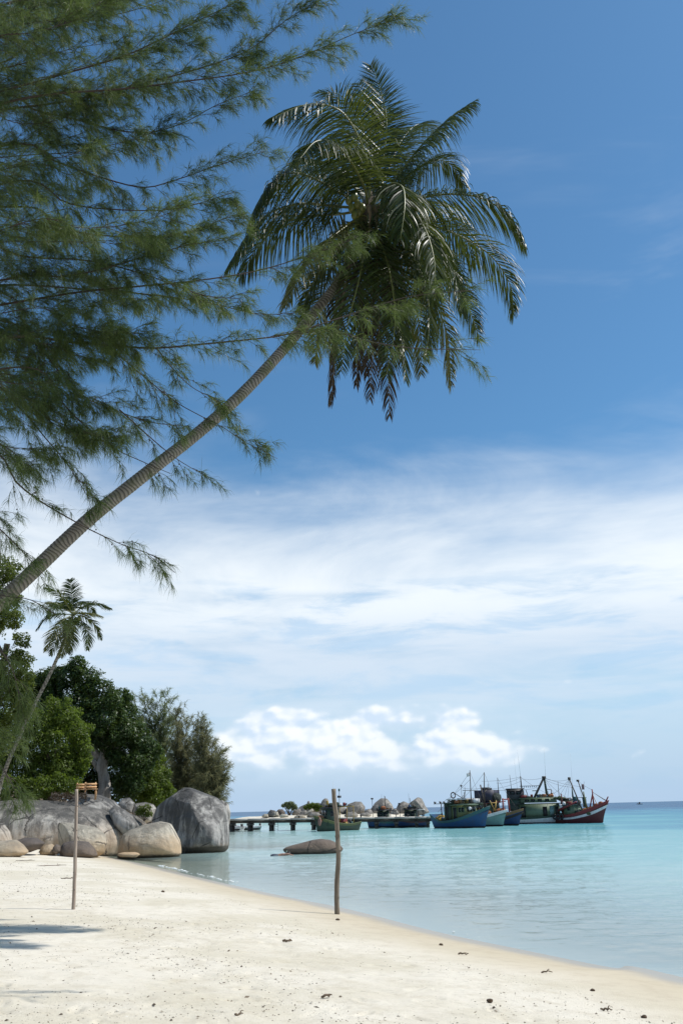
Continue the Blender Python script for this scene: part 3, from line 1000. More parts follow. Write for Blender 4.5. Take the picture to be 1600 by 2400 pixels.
def m_trunk(T):
    p = objc(T)
    a = T.node('ShaderNodeAttribute', {'attribute_name': 'along'}).outputs['Fac']
    n = T.noise(p, 1.6, 6, 0.65)
    n2 = T.noise(p, 9.0, 5, 0.7)
    fr = T.m('FRACT', a)
    c = T.mix(T.ss(n, 0.35, 0.65), (0.17, 0.145, 0.115), (0.29, 0.26, 0.22))
    c = T.mix(T.ss(T.m('ADD', fr, T.m('MULTIPLY', n2, 0.25)), 0.45, 0.95, 0, 0.85), c, (0.050, 0.042, 0.032))
    c = T.mix(T.ss(n2, 0.52, 0.72, 0, 0.7), c, (0.10, 0.088, 0.062))
    # moss and lichen, thicker low down
    moss = T.m('MULTIPLY', T.ss(n, 0.42, 0.62), T.ss(T.noise(p, 3.5, 5, 0.7), 0.40, 0.60))
    c = T.mix(T.m('MULTIPLY', moss, 0.7), c, (0.085, 0.085, 0.035))
    return T.node('ShaderNodeBsdfPrincipled', Base_Color=c, Roughness=0.9, Normal=bump(T, n2, 0.5, 0.02)).outputs[0]


M_TRUNK = material('palm_trunk', m_trunk)


def palm_trunk(pts, r0, r1, parent, ring=0.16, n=18):
    """trunk of closely set leaf scars: every ring is a small step in the surface"""
    c = spline(pts, per=60)
    c, L = resample(c, int(5 * sum(np.linalg.norm(np.diff(np.asarray(pts), axis=0), axis=1)) / ring) + 1)
    k = len(c)
    u = np.linspace(0, 1, k)
    r = r0 + (r1 - r0) * u ** 0.8
    ph = u * L / ring + 0.25 * np.sin(u * 40)
    fr = ph % 1
    r = r * (1 + 0.055 * (1 - fr) - 0.02) * (1 + 0.02 * np.array([vnoise(np.array([q * 25, 0, 0]), 5) for q in u]))
    r = r + 0.18 * r0 * np.exp(-u * L / 0.7)
    mb = MB()
    mb.tube(c, r, n)
    V = mb.v[0]
    a = np.r_[np.repeat(ph, n), ph[0], ph[-1]]
    ang = np.r_[np.tile(np.arange(n) / n * 2 * math.pi, k), 0, 0]
    a = a + 0.30 * np.sin(ang * 2 + a * 0.7) + 0.8 * fbm(V * 2.0, 3, 8)
    base = np.asarray(parent.location)
    return mesh_np('trunk', V - base, [np.vstack(mb.q), np.vstack(mb.t)], M_TRUNK, parent, True, {'along': a})


def frond(parent, pts, seed, mat, rmat, leaf_len=1.25, nleaf=165, hang=0.55, width=0.025, r0=0.035, side=None, ragged=0.0, spread=0.9, start=0.14, name='frond'):
    """one feather leaf: a midrib and two rows of narrow hanging leaflets"""
    rg = np.random.default_rng(seed)
    base = np.asarray(parent.location)
    c, L = resample(spline(pts, per=14), 34)
    mb = MB()
    mb.tube(c - base, np.linspace(r0, 0.006, 34), 5)
    rib = mb.build(name, rmat, parent, True)
    u = np.repeat(np.linspace(start, 0.995, nleaf), 2)
    s = np.tile([1.0, -1.0], nleaf)
    u = np.clip(u + rg.normal(0, 0.004, u.size), start, 0.998)
    keep = rg.random(u.size) > ragged
    u, s = u[keep], s[keep]
    m_ = u.size
    k = u * 33
    i0 = np.clip(k.astype(int), 0, 32)
    f = (k - i0)[:, None]
    p = c[i0] * (1 - f) + c[i0 + 1] * f
    tg = np.gradient(c, axis=0)
    tg = nrmz(tg)
    t = nrmz(tg[i0] * (1 - f) + tg[i0 + 1] * f)
    # the blade of the frond: sideways is across the midrib, as level as the midrib allows
    Z = np.array([0, 0, 1.0])
    ref = np.asarray(side if side is not None else np.cross(nrmz(c[12] - c[0]), Z), float)
    if np.linalg.norm(ref) < 0.2:
        ref = np.array([1.0, 0.2, 0])
    lat = nrmz(ref[None] - (t @ ref)[:, None] * t)
    upn = np.cross(lat, t)
    ln = leaf_len * (np.sin(math.pi * np.clip(0.16 + 0.80 * u, 0, 1)) ** 0.75) * rg.uniform(0.82, 1.1, m_)
    fw = 0.35 + 0.75 * u ** 1.5
    d = nrmz(lat * s[:, None] * spread + t * fw[:, None] - Z * (0.42 * hang) + upn * rg.normal(0.12, 0.10, m_)[:, None] + rg.normal(0, 0.07, (m_, 3)))
    nseg = 5
    h = hang * rg.uniform(0.7, 1.35, m_)
    V = np.zeros((m_, nseg + 1, 2, 3))
    q = p.copy()
    tw = nrmz(t * 0.9 + upn * rg.normal(0, 0.45, m_)[:, None] + rg.normal(0, 0.2, (m_, 3)))
    wprof = np.array([0.45, 1.0, 0.95, 0.75, 0.45, 0.06])
    for j in range(nseg + 1):
        wv = tw - (tw * d).sum(1)[:, None] * d
        wv = nrmz(wv) * (width * 0.5 * wprof[j])
        V[:, j, 0] = q - wv
        V[:, j, 1] = q + wv
        q = q + d * (ln / nseg)[:, None]
        d = nrmz(d - Z * (h * (0.10 + 0.16 * j))[:, None])
    idx = (np.arange(m_) * (nseg + 1) * 2)[:, None] + (np.arange(nseg) * 2)[None]
    Q = np.stack([idx, idx + 1, idx + 3, idx + 2], -1).reshape(-1, 4)
    var = np.repeat(np.clip(rg.normal(0.45, 0.28, m_), 0, 1), (nseg + 1) * 2)
    lo = mesh_np('leaflets', V.reshape(-1, 3) - base, Q, mat, rib, True, {'var': var})
    return rib


# ------------------------------------------------------------------ the leaning coconut palm
DP = 17.0


def big_palm():
    foot = np.array([-10.8, 14.2, 0])
    foot[2] = ground_z(foot[:2]) - 0.15
    root = empty('coconut_palm', foot)
    tag(root, 'tall coconut palm with ringed trunk leaning far out over the beach', 'palm tree')
    tp = [foot, P(-330, 1760, 14.4), P(-130, 1530, 14.8), P(48, 1368, 15.2), P(200, 1225, 15.5), P(330, 1120, 15.8), P(460, 1018, 16.1), P(560, 930, 16.3), P(650, 835, 16.55), P(735, 735, 16.75), P(800, 650, 16.9), P(842, 560, 17.0), P(858, 500, 17.0)]
    palm_trunk(tp, 0.168, 0.094, root, 0.068)
    C = P(862, 478, DP)
    base = np.asarray(root.location)
    fr = [  # photo points along the midrib with how much nearer (-) or farther (+) they stand; leaflet settings
        ([(819, 465, -.2), (709, 408, -.5), (640, 425, -.8), (585, 520, -1.1)], dict(hang=1.2)),
        ([(800, 485, -.2), (700, 478, -.7), (610, 515, -1.2), (535, 625, -1.6)], dict(hang=1.1)),
        ([(810, 500, 0.0), (715, 512, .6), (620, 560, 1.1), (560, 650, 1.4)], dict(hang=1.1)),
        ([(866, 420, -.3), (850, 345, -.7), (800, 262, -1.2), (725, 244, -1.6), (640, 275, -2.0)], dict(hang=1.1, leaf_len=1.37)),
        ([(866, 400, .3), (850, 300, .8), (800, 225, 1.2), (745, 216, 1.5)], dict(hang=0.5)),
        ([(880, 434, .2), (900, 355, .4), (905, 277, .5), (892, 214, .5), (868, 150, .3)], dict(hang=0.25, leaf_len=1.10, side=(1, 0.3, 0))),
        ([(860, 420, .5), (868, 330, 1.0), (862, 250, 1.5), (840, 195, 1.8)], dict(hang=0.5, side=(1, -0.3, 0))),
        ([(915, 434, -.1), (971, 360, -.3), (1023, 303, -.5), (1075, 261, -.6), (1111, 238, -.7)], dict(hang=1.1, leaf_len=1.04, side=(0.45, -0.9, 0))),
        ([(935, 430, .2), (997, 385, .6), (1049, 380, .9), (1093, 440, 1.1)], dict(hang=1.2, leaf_len=1.10)),
        ([(965, 468, -.2), (1049, 455, -.5), (1128, 465, -.9), (1190, 507, -1.2), (1228, 575, -1.4)], dict(hang=1.1)),
        ([(985, 520, .3), (1075, 552, .6), (1150, 600, .9), (1195, 669, 1.0), (1202, 735, 1.0)], dict(hang=0.8)),
        ([(905, 436, -.8), (940, 436, -1.6), (948, 480, -2.2), (938, 560, -2.4)], dict(hang=1.2, leaf_len=1.17, side=(1, 0.1, 0))),
        ([(930, 540, -.3), (971, 612, -.7), (997, 669, -.9), (1005, 748, -1.0), (998, 835, -1.0)], dict(hang=0.7, leaf_len=1.04)),
        ([(960, 500, -.6), (1020, 560, -1.2), (1062, 640, -1.5), (1080, 730, -1.6)], dict(hang=0.8)),
        ([(950, 560, .2), (1005, 680, .5), (1046, 780, .6), (1056, 905, .5)], dict(hang=0.6, leaf_len=0.98, mat=M_PALM_YEL)),
        ([(960, 530, .6), (1049, 630, 1.2), (1092, 706, 1.4), (1124, 795, 1.4)], dict(hang=0.6, leaf_len=0.98)),
        ([(825, 520, -.4), (768, 565, -1.0), (712, 630, -1.4), (668, 720, -1.6)], dict(hang=0.7, mat=M_PALM_YEL, leaf_len=1.04)),
        ([(835, 540, .3), (782, 620, .8), (750, 720, 1.0), (738, 850, 1.0)], dict(hang=0.4, leaf_len=0.91, mat=M_PALM_YEL)),
        ([(890, 560, -.7), (915, 650, -1.2), (925, 760, -1.3), (905, 880, -1.3)], dict(hang=0.4, leaf_len=0.98)),
        ([(850, 430, -.8), (800, 350, -1.8), (745, 330, -2.6), (700, 375, -3.1)], dict(hang=1.1)),
        ([(900, 420, .8), (940, 330, 1.7), (985, 290, 2.4), (1035, 320, 2.9)], dict(hang=0.8)),
        ([(930, 470, .9), (1010, 480, 1.9), (1075, 530, 2.5), (1115, 620, 2.8)], dict(hang=1.2)),
        ([(830, 440, .8), (760, 380, 1.8), (690, 390, 2.5), (640, 470, 2.9)], dict(hang=1.2)),
        ([(900, 500, 1.0), (950, 540, 2.0), (985, 620, 2.5), (1000, 720, 2.6)], dict(hang=0.7)),
        ([(935, 500, -.9), (985, 520, -1.7), (1015, 600, -2.1), (1020, 700, -2.2)], dict(hang=1.2)),
        ([(860, 560, -.8), (840, 660, -1.2), (815, 760, -1.2), (800, 870, -1.1)], dict(hang=0.5, leaf_len=0.9)),
        ([(915, 570, .6), (960, 680, 1.0), (985, 780, 1.0), (985, 880, .9)], dict(hang=0.5, leaf_len=0.9, mat=M_PALM_YEL)),
        ([(900, 580, -.2), (925, 700, -.4), (945, 800, -.4), (950, 890, -.4)], dict(hang=0.5, leaf_len=0.9)),
        ([(820, 530, .1), (765, 610, .2), (720, 690, .2), (700, 770, .2)], dict(hang=0.6, leaf_len=0.9)),
    ]
    for i, (pts, kw) in enumerate(fr):
        kw = dict(kw)
        mt = kw.pop('mat', M_PALM)
        pp = [C + np.array([0, 0, -0.1])] + [P(a, b, DP + d) for a, b, d in pts]
        frond(root, pp, 100 + i, mt, M_RACHIS, ragged=0.04, **kw)
    dead = [([(835, 560, -.2), (815, 640, -.4), (795, 760, -.5), (775, 945, -.5)], 0.55),
            ([(850, 580, .2), (842, 680, .3), (838, 790, .3), (835, 905, .3)], 0.5),
            ([(870, 590, -.4), (872, 700, -.6), (872, 820, -.6), (866, 935, -.6)], 0.6),
            ([(885, 580, .1), (898, 700, .1), (908, 830, .1), (912, 975, .1)], 0.6),
            ([(880, 580, -.5), (885, 650, -.8), (888, 750, -.8), (885, 840, -.8)], 0.6),
            ([(860, 570, .5), (858, 660, .6), (858, 760, .6), (858, 880, .6)], 0.5),
            ([(905, 570, .4), (922, 650, .5), (935, 740, .5), (938, 850, .5)], 0.5),
            ([(840, 560, .5), (810, 640, .8), (785, 720, .8), (778, 850, .8)], 0.45)]
    for i, (pts, ll) in enumerate(dead):
        pp = [C + np.array([0, 0, -0.35])] + [P(a, b, DP + d) for a, b, d in pts]
        f = frond(root, pp, 300 + i, M_PALM_DEAD, M_RACHIS_DEAD, ll * 1.5, 110, 1.0, 0.030, 0.028, ragged=0.12, spread=0.7, start=0.2, name='dead_frond')
        if i == 0:
            f['label'] = 'dry brown frond hanging straight down from the crown'
    # sheath fibres, spathes and nuts packed where the fronds start
    mb = MB()
    mb.tube(spline([P(838, 570, DP) - base, P(858, 510, DP) - base, P(868, 450, DP) - base], n=9), [0.11, 0.16, 0.20, 0.22, 0.22, 0.19, 0.15, 0.1, 0.04], 10)
    mb.build('crown_sheath', M_HUSK, root, True)
    rg = np.random.default_rng(4)
    for a, b, d in [(818, 470, -.35), (830, 462, -.38), (838, 480, -.40), (825, 488, -.36), (842, 500, -.40), (832, 505, -.42), (848, 488, -.42), (838, 520, -.40)]:
        c = P(a, b, DP + d) - base
        mb = MB()
        mb.ball(c, 0.105, (0.85, 0.85, 1.15), 10, 8)
        mb.build('coconut', M_COCO, root, True)
    for k in range(4):
        mb = MB()
        a = P(862 + 8 * k, 500, DP - .35) - base
        mb.tube(spline([a, a + [0.05 * k, -0.22, 0.02], a + [0.07 * k + 0.03, -0.30, -0.30], a + [0.08 * k, -0.30, -0.65]], n=9), [0.01, 0.02, 0.035, 0.045, 0.045, 0.035, 0.025, 0.012, 0.004], 6)
        mb.build('spathe', M_RACHIS_DEAD, root, True)


big_palm()

# ------------------------------------------------------------------ the small palm farther along
def small_palm():
    D = 58.0
    foot = P(-28, 1915, D)
    foot[2] = ground_z(foot[:2]) - 0.2
    root = empty('coconut_palm', foot)
    tag(root, 'small distant coconut palm with slim curved trunk in front of the dark trees', 'palm tree')
    C = P(172, 1440, D)
    palm_trunk([foot, P(8, 1820, D), P(45, 1730, D), P(85, 1645, D), P(120, 1575, D), P(148, 1510, D), P(165, 1462, D), C], 0.135, 0.095, root, 0.25, 10)
    fr = [([(168, 1400, 0), (165, 1358, .2)], M_PALM, (1, 0, 0)), ([(140, 1392, -.6), (107, 1378, -.9)], M_PALM, None), ([(140, 1418, .5), (112, 1412, .8)], M_PALM_YEL, None),
          ([(195, 1422, .2), (223, 1414, .3), (260, 1426, .4)], M_PALM, None), ([(200, 1436, -.6), (236, 1444, -1)], M_PALM_YEL, None), ([(200, 1447, .5), (223, 1464, .7), (238, 1497, .8)], M_PALM, None),
          ([(187, 1458, -.5), (205, 1482, -.9), (206, 1522, -1.0)], M_PALM, None), ([(140, 1440, -.3), (112, 1446, -.5), (86, 1476, -.6)], M_PALM, None), ([(152, 1452, -.7), (128, 1478, -1.2), (108, 1527, -1.4)], M_PALM_YEL, None),
          ([(163, 1470, -.8), (155, 1500, -1.0), (143, 1540, -1.0)], M_PALM_YEL, None), ([(150, 1415, 1.0), (128, 1420, 1.6), (112, 1445, 2.0)], M_PALM, None), ([(185, 1412, 1.0), (205, 1415, 1.6), (222, 1440, 2.0)], M_PALM, None),
          ([(165, 1465, .6), (168, 1500, .9), (160, 1530, .9)], M_PALM, None), ([(152, 1470, .4), (130, 1505, .7), (120, 1535, .7)], M_PALM, None)]
    for i, (pts, mt, sd) in enumerate(fr):
        frond(root, [C] + [P(a, b, D + d) for a, b, d in pts], 500 + i, mt, M_RACHIS, 0.95, 56, 0.40, 0.060, 0.04, side=sd, ragged=0.05)
    base = np.asarray(root.location)
    for k, (a, b) in enumerate([(178, 1452), (183, 1458), (174, 1460), (186, 1450)]):
        mb = MB()
        mb.ball(P(a, b, D - .3) - base, 0.16, (0.85, 0.85, 1.15), 8, 6)
        mb.build('coconut', M_COCO, root, True)


small_palm()


# ------------------------------------------------------------------ needle trees
def needles(pts, tang, per, rg, lmin, lmax, width, droop, spread=0.75):
    """thin jointed needles springing from points on twigs -> vertices, faces, var"""
    n = len(pts) * per
    p = np.repeat(pts, per, axis=0)
    t = np.repeat(tang, per, axis=0)
    d = nrmz(t * rg.uniform(0.35, 1.0, n)[:, None] + rg.normal(0, spread, (n, 3)) * 0.55 + np.array([0, 0, -0.22]))
    L = rg.uniform(lmin, lmax, n)[:, None]
    wv = nrmz(np.cross(d, rg.normal(0, 1, (n, 3)))) * width * 0.5
    m1 = p + d * L * 0.5
    d2 = nrmz(d + np.array([0, 0, -1.0]) * droop * rg.uniform(0.5, 1.4, n)[:, None])
    e = m1 + d2 * L * 0.5
    V = np.stack([p - wv, p + wv, m1 + wv * 0.9, m1 - wv * 0.9, e], 1)
    i = (np.arange(n) * 5)[:, None]
    Q = i + np.array([[0, 1, 2, 3]])
    Tr = i + np.array([[3, 2, 4]])
    var = np.repeat(np.clip(rg.normal(0.45, 0.27, n), 0, 1), 5)
    return V.reshape(-1, 3), Q, Tr, var


def twig_lines(c, rg, n, lmin, lmax, ang=0.75, droop=0.35, u0=0.1, nseg=6, taper=0.5):
    """side twigs along a line c (k,3): array (n, nseg+1, 3)"""
    k = len(c)
    tg = nrmz(np.gradient(c, axis=0))
    u = np.sort(rg.uniform(u0, 1.0, n))
    f = u * (k - 1)
    i0 = np.clip(f.astype(int), 0, k - 2)
    fr = (f - i0)[:, None]
    p = c[i0] * (1 - fr) + c[i0 + 1] * fr
    t = tg[i0]
    r = rg.normal(0, 1, (n, 3)) * np.array([1, 1, 0.6])
    r = nrmz(r - (r * t).sum(1)[:, None] * t)
    a = rg.uniform(0.6, 1.25, n)[:, None] * ang
    d = nrmz(t * np.cos(a) + r * np.sin(a))
    L = rg.uniform(lmin, lmax, n) * (1 - taper * u)
    out = np.zeros((n, nseg + 1, 3))
    q = p
    for j in range(nseg + 1):
        out[:, j] = q
        q = q + d * (L / nseg)[:, None]
        d = nrmz(d + (np.array([0, 0, -1.0]) * droop / nseg + t * 0.10) + rg.normal(0, 0.07, (n, 3)))
    return out


def lines_to_tubes(mb, lines, r0, r1, sides=3):
    n, k, _ = lines.shape
    tg = nrmz(np.gradient(lines, axis=1))
    s = nrmz(np.cross(tg, np.array([0.31, 0.2, 0.93])))
    u = np.cross(s, tg)
    r = np.linspace(r0, r1, k)[None, :, None]
    a = np.arange(sides) / sides * 2 * math.pi
    V = np.stack([lines + r * (math.cos(q) * s + math.sin(q) * u) for q in a], 2)
    idx = np.arange(n * k * sides).reshape(n, k, sides)
    Q = np.stack([idx[:, :-1, :], np.roll(idx, -1, 2)[:, :-1, :], np.roll(idx, -1, 2)[:, 1:, :], idx[:, 1:, :]], -1).reshape(-1, 4)
    mb.add(V.reshape(-1, 3), Q)


def near_casuarina():
    rg = np.random.default_rng(77)
    DT = 12.0
    foot = np.array([-9.2, 11.6, 0.0])
    foot[2] = ground_z(foot[:2]) - 0.2
    root = empty('casuarina_tree', foot)
    tag(root, 'big feathery casuarina overhanging the beach from the left edge', 'tree')
    base = foot
    axis = spline([foot, foot + [0.1, 0.1, 3], foot + [0.35, 0.2, 6.5], foot + [0.3, 0.5, 10], foot + [0.6, 0.4, 13.5], foot + [0.7, 0.5, 17]], n=30)
    mb = MB()
    mb.tube(axis - base, np.linspace(0.33, 0.05, 30), 12)
    mb.build('trunk', M_BARK_DARK, root, True)

    def trunk_at(z):
        return np.array([np.interp(z, axis[:, 2], axis[:, i]) for i in range(3)])

    B = [  # the limbs one can follow in the photograph (dD, points)
        (0.0, [(0, 87), (56, 41), (102, 0), (180, -70)], 1), (0.6, [(0, 148), (92, 82), (214, 46), (306, 26), (400, -5)], 1), (-0.5, [(0, 215), (168, 168), (286, 133), (357, 102), (459, 51), (560, 0), (640, -60)], 1),
        (0.3, [(140, 240), (306, 204), (459, 163), (561, 128), (612, 97), (679, 41), (770, -10)], 1), (-0.2, [(60, 230), (281, 209), (408, 194), (561, 173), (663, 148), (755, 112), (840, 75), (930, 46)], 1),
        (0.8, [(25, 224), (76, 255), (178, 280), (280, 306), (357, 309), (434, 286), (510, 245), (590, 215)], 1), (0.1, [(51, 337), (128, 377), (230, 413), (332, 439), (408, 423), (510, 388), (618, 355)], 1),
        (-0.6, [(51, 423), (153, 474), (255, 490), (408, 490), (550, 450)], 1), (0.5, [(66, 485), (128, 525), (230, 551), (408, 551), (545, 505)], 1), (-0.3, [(40, 650), (138, 648), (230, 633), (357, 597), (459, 571), (560, 560)], 1),
        (0.2, [(150, 690), (306, 673), (459, 658), (587, 638), (689, 610), (790, 575), (870, 540)], 0.62), (0.9, [(0, 668), (204, 678), (357, 691), (485, 709), (600, 735), (690, 735)], 1),
        (-0.4, [(20, 791), (153, 801), (255, 809), (357, 816), (459, 808), (561, 798), (663, 786), (750, 760), (850, 728), (960, 695), (1112, 680)], 0.66), (-0.5, [(640, 788), (720, 778), (793, 780), (866, 800), (971, 816), (1125, 820)], 0.45),
        (0.3, [(255, 811), (332, 878), (408, 939), (469, 974), (520, 1000), (575, 1036), (650, 1075)], 0.55), (0.0, [(367, 816), (408, 867), (459, 913), (535, 945)], 0.7), (0.5, [(0, 750), (102, 827), (179, 918), (265, 959), (357, 990), (449, 1000)], 0.9),
        (-0.2, [(60, 860), (160, 960), (250, 1040), (330, 1080), (400, 1110)], 0.55), (0.2, [(-40, 1050), (41, 1133), (102, 1179), (179, 1224), (219, 1245), (286, 1276), (357, 1301), (410, 1342)], 0.42),
        (0.4, [(-60, 880), (40, 950), (110, 1030), (160, 1090), (210, 1170)], 0.6), (0.7, [(-80, 1180), (0, 1240), (60, 1300), (105, 1350)], 0.6), (-0.2, [(-80, 1370), (0, 1395), (70, 1405), (130, 1440)], 0.5),
        (0.1, [(-100, 1450), (-20, 1500), (30, 1570), (50, 1660)], 0.6), (0.3, [(280, 960), (400, 1065), (490, 1120)], 0.3), (-0.6, [(-80, 560), (50, 600), (200, 610), (330, 640), (470, 690), (560, 700)], 1),
        (0.8, [(-60, 20), (100, -10), (260, -60), (420, -120)], 1), (0.0, [(-90, 1700), (-20, 1770), (20, 1820), (35, 1850)], 0.8),
        
    ]
    extra = []
    for k in range(33):                      # limbs lost in the thick of the crown
        y0 = rg.uniform(-40, 1000)
        x0 = rg.uniform(-120, 90)
        ln = rg.uniform(240, 430) * (1 - 0.45 * max(0, (y0 - 600) / 400))
        sl = np.interp(y0, [0, 400, 800, 1000], [-0.28, -0.05, 0.12, 0.42]) + rg.normal(0, 0.10)
        bow = rg.uniform(-10, 45)
        pts = [(x0 + ln * q, y0 + sl * ln * q + bow * math.sin(math.pi * q)) for q in (0, 0.33, 0.66, 1.0)]
        extra.append((rg.uniform(-1.6, 1.9), pts, 1.05))
    for bi, (dD, pts, dens) in enumerate(B + extra):
        w = [P(a, b, DT + dD + 0.25 * math.sin(bi + q)) for q, (a, b) in enumerate(pts)]
        rooted = pts[0][0] < 170
        if rooted:
            z0 = max(1.8, w[0][2] - 0.25 * abs(w[0][0] - foot[0]))
            w = [trunk_at(z0), 0.5 * trunk_at(z0) + 0.5 * w[0] + np.array([0, 0, 0.15])] + w
        c, L = resample(spline(w, per=10), 44)
        r = np.interp(np.linspace(0, 1, 44), [0, 0.3, 1], [0.045, 0.018, 0.004]) * (1.1 if bi < len(B) else 0.7)
        if not rooted:
            r = np.interp(np.linspace(0, 1, 44), [0, 1], [0.012, 0.003])
        mb = MB()
        mb.tube(c - base, r, 6)
        dv = c - np.array([0, 0, CAMZ])
        vis = 800 + F * (dv @ CR) / (dv @ fwd) > -110          # twigs only where the crown can be seen or shades the sand
        first = np.argmax(vis) if vis.any() else 43
        cv = c[max(0, min(first, 38)):]
        Lv = np.linalg.norm(np.diff(cv, axis=0), axis=1).sum()
        n2 = max(4, int(Lv * 10.5 * dens))
        tw = twig_lines(cv, rg, n2, 0.35, 0.95, 0.62, 0.55, 0.0)
        lines_to_tubes(mb, tw - base, 0.0048, 0.0018)
        pts_n, tan_n = [], []
        allt = [tw]
        t3s = []
        for q in range(n2):
            t3 = twig_lines(tw[q], rg, 3 if dens > 0.5 else 2, 0.14, 0.40, 0.7, 0.8, 0.15, 4)
            t3s.append(t3)
        t3 = np.concatenate(t3s)
        lines_to_tubes(mb, t3 - base, 0.0026, 0.0012)
        br = mb.build('branch', M_TWIG, root, True)
        for arr, m_ in ((tw, 10), (t3, 7)):
            tg = nrmz(np.gradient(arr, axis=1))
            kk = arr.shape[1]
            f = rg.uniform(0.25, 1.0, (len(arr), m_)) * (kk - 1)
            i0 = np.clip(f.astype(int), 0, kk - 2)
            fr = (f - i0)[..., None]
            ii = np.arange(len(arr))[:, None]
            pts_n.append((arr[ii, i0] * (1 - fr) + arr[ii, i0 + 1] * fr).reshape(-1, 3))
            tan_n.append(tg[ii, i0].reshape(-1, 3))
        V, Q, Tr, var = needles(np.vstack(pts_n) - base, np.vstack(tan_n), 4, rg, 0.11, 0.27, 0.0042, 0.8)
        tone = np.clip(rg.normal(0, 0.14), -0.25, 0.25)
        mesh_np('needles', V, [Q, Tr], M_CAS, br, False, {'var': np.clip(var + tone, 0, 1)})
        if bi in (14, 15, 16, 17, 18, 19, 20, 23):      # little dark seed cones strung along the lower limbs
            mbc = MB()
            for q in rg.integers(0, len(tw), min(70, len(tw) * 2)):
                s = tw[q][rg.integers(1, 6)] + rg.normal(0, 0.012, 3)
                mbc.ball(s - base, 0.011, (1, 1, 1.3), 5, 3)
            tag(mbc.build('seed_cones', M_CONE, br), kind='stuff')


near_casuarina()


# ------------------------------------------------------------------ broadleaf trees of the headland
def crown_leaves(clumps, n, size, rg, flat=0.0):
    """leaves spread over and through a set of uneven clumps"""
    c = np.array([q[0] for q in clumps])
    r = np.array([q[1] for q in clumps])
    w = r ** 2
    k = rg.choice(len(clumps), n, p=w / w.sum())
    d = nrmz(rg.normal(0, 1, (n, 3)))
    lump = 1 + 0.55 * fbm(d * 2.6 + c[k] * 1.7, 3, 9)
    rad_ = r[k] * lump * (0.55 + 0.47 * rg.random(n) ** 0.45)
    p = c[k] + d * rad_[:, None] * np.array([1, 1, 0.85])
    # leaves sit in rosettes at twig ends
    p += rg.normal(0, size * 0.4, (n, 3))
    nrm = nrmz(d * 0.75 + np.array([0, 0, 0.55]) + rg.normal(0, 0.55, (n, 3)))
    a = nrmz(np.cross(nrm, rg.normal(0, 1, (n, 3))))
    b = np.cross(nrm, a)
    s = size * rg.uniform(0.6, 1.25, n)[:, None]
    tip = p + a * s + nrm * (-0.18 * s)
    V = np.stack([p - a * s, p + b * s * 0.46 + nrm * 0.10 * s, tip, p - b * s * 0.46 + nrm * 0.10 * s], 1).reshape(-1, 3)
    i = (np.arange(n) * 4)[:, None]
    Q = i + np.array([[0, 1, 2, 3]])
    patch = 0.5 + 0.5 * fbm(p * 0.55, 2, 4)
    var = np.clip(0.55 * patch + 0.45 * rg.random(n), 0, 1)
    return V, Q, np.repeat(var, 4)


def broadleaf(name, label, D, foot_px, clumps, n, size, mat, seed, bark=None, tr=0.28, group='trees on the headland', trunk_via=None, limbs=7):
    rg = np.random.default_rng(seed)
    foot = P(foot_px[0], foot_px[1], D)
    foot[2] = ground_z(foot[:2]) - 0.2
    root = empty(name, foot)
    tag(root, label, 'tree', group)
    cl = [(P(a, b, D + d) - foot, r * D / F) for a, b, r, d in clumps]
    sat = []
    for q, r_ in cl:                         # smaller tufts break up the outline
        for _ in range(4):
            d_ = nrmz(rg.normal(0, 1, 3) * [1, 0.8, 0.9])
            sat.append((q + d_ * r_ * rg.uniform(0.85, 1.2), r_ * rg.uniform(0.22, 0.42)))
    mid = np.mean([q[0] for q in cl], axis=0)
    way = [np.zeros(3)] + [P(a, b, D - 0.3) - foot for a, b in (trunk_via or [])] + [mid]
    c = spline(way, n=12) if len(way) > 2 else spline([way[0], way[0] * 0.5 + way[1] * 0.5 + [0.2, 0, 0.1], way[1]], n=12)
    mb = MB()
    c = resample(c, 40)[0]
    mb.tube(c, np.linspace(tr, tr * 0.45, 40) + tr * 0.5 * np.exp(-np.linspace(0, 8, 40)), 20)
    V = mb.v[0]
    V = V + tr * 0.55 * np.stack([fbm(V * [2.4, 2.4, 0.8] + 5 * k, 3, seed + k) for k in range(3)], -1) * [1, 1, 0.3]
    mesh_np('trunk', V, [np.vstack(mb.q), np.vstack(mb.t)], bark or M_BARK, root, True)
    c = c[::4]
    for q in sorted(cl, key=lambda q: -q[1])[:limbs]:
        mb = MB()
        a = c[rg.integers(5, 10)]
        mb.tube(spline([a, (a + q[0]) / 2 + rg.normal(0, 0.3, 3), q[0]], n=8), np.linspace(tr * 0.4, 0.03, 8), 6)
        mb.build('limb', bark or M_BARK, root, True)
    V, Q, var = crown_leaves(cl + sat, n, size, rg)
    mesh_np('crown', V, Q, mat, root, False, {'var': var})
    return root


broadleaf('broadleaf_tree', 'big dark glossy-leaved tree behind the benches', 74, (243, 1870),
          [(182, 1556, 22, 0), (160, 1585, 34, .5), (120, 1590, 32, 1), (95, 1600, 30, 1), (205, 1590, 30, 0), (238, 1622, 34, -.5), (275, 1640, 30, .5), (295, 1668, 28, 0), (235, 1680, 48, -1), (180, 1655, 48, 0), (310, 1705, 26, 0), (285, 1720, 40, -1), (335, 1745, 28, -1), (355, 1760, 22, -.8), (325, 1785, 32, -1.3), (300, 1815, 26, -1.3), (315, 1840, 24, -1.4), (345, 1800, 18, -1.2), (250, 1735, 30, -.5), (60, 1620, 40, 1.5), (130, 1660, 50, 1), (205, 1730, 30, .5), (275, 1775, 22, -1), (290, 1850, 22, -1)],
          70000, 0.12, M_LEAF_DARK, 5, tr=0.55, trunk_via=[(243, 1845), (238, 1805), (246, 1770)], limbs=10)
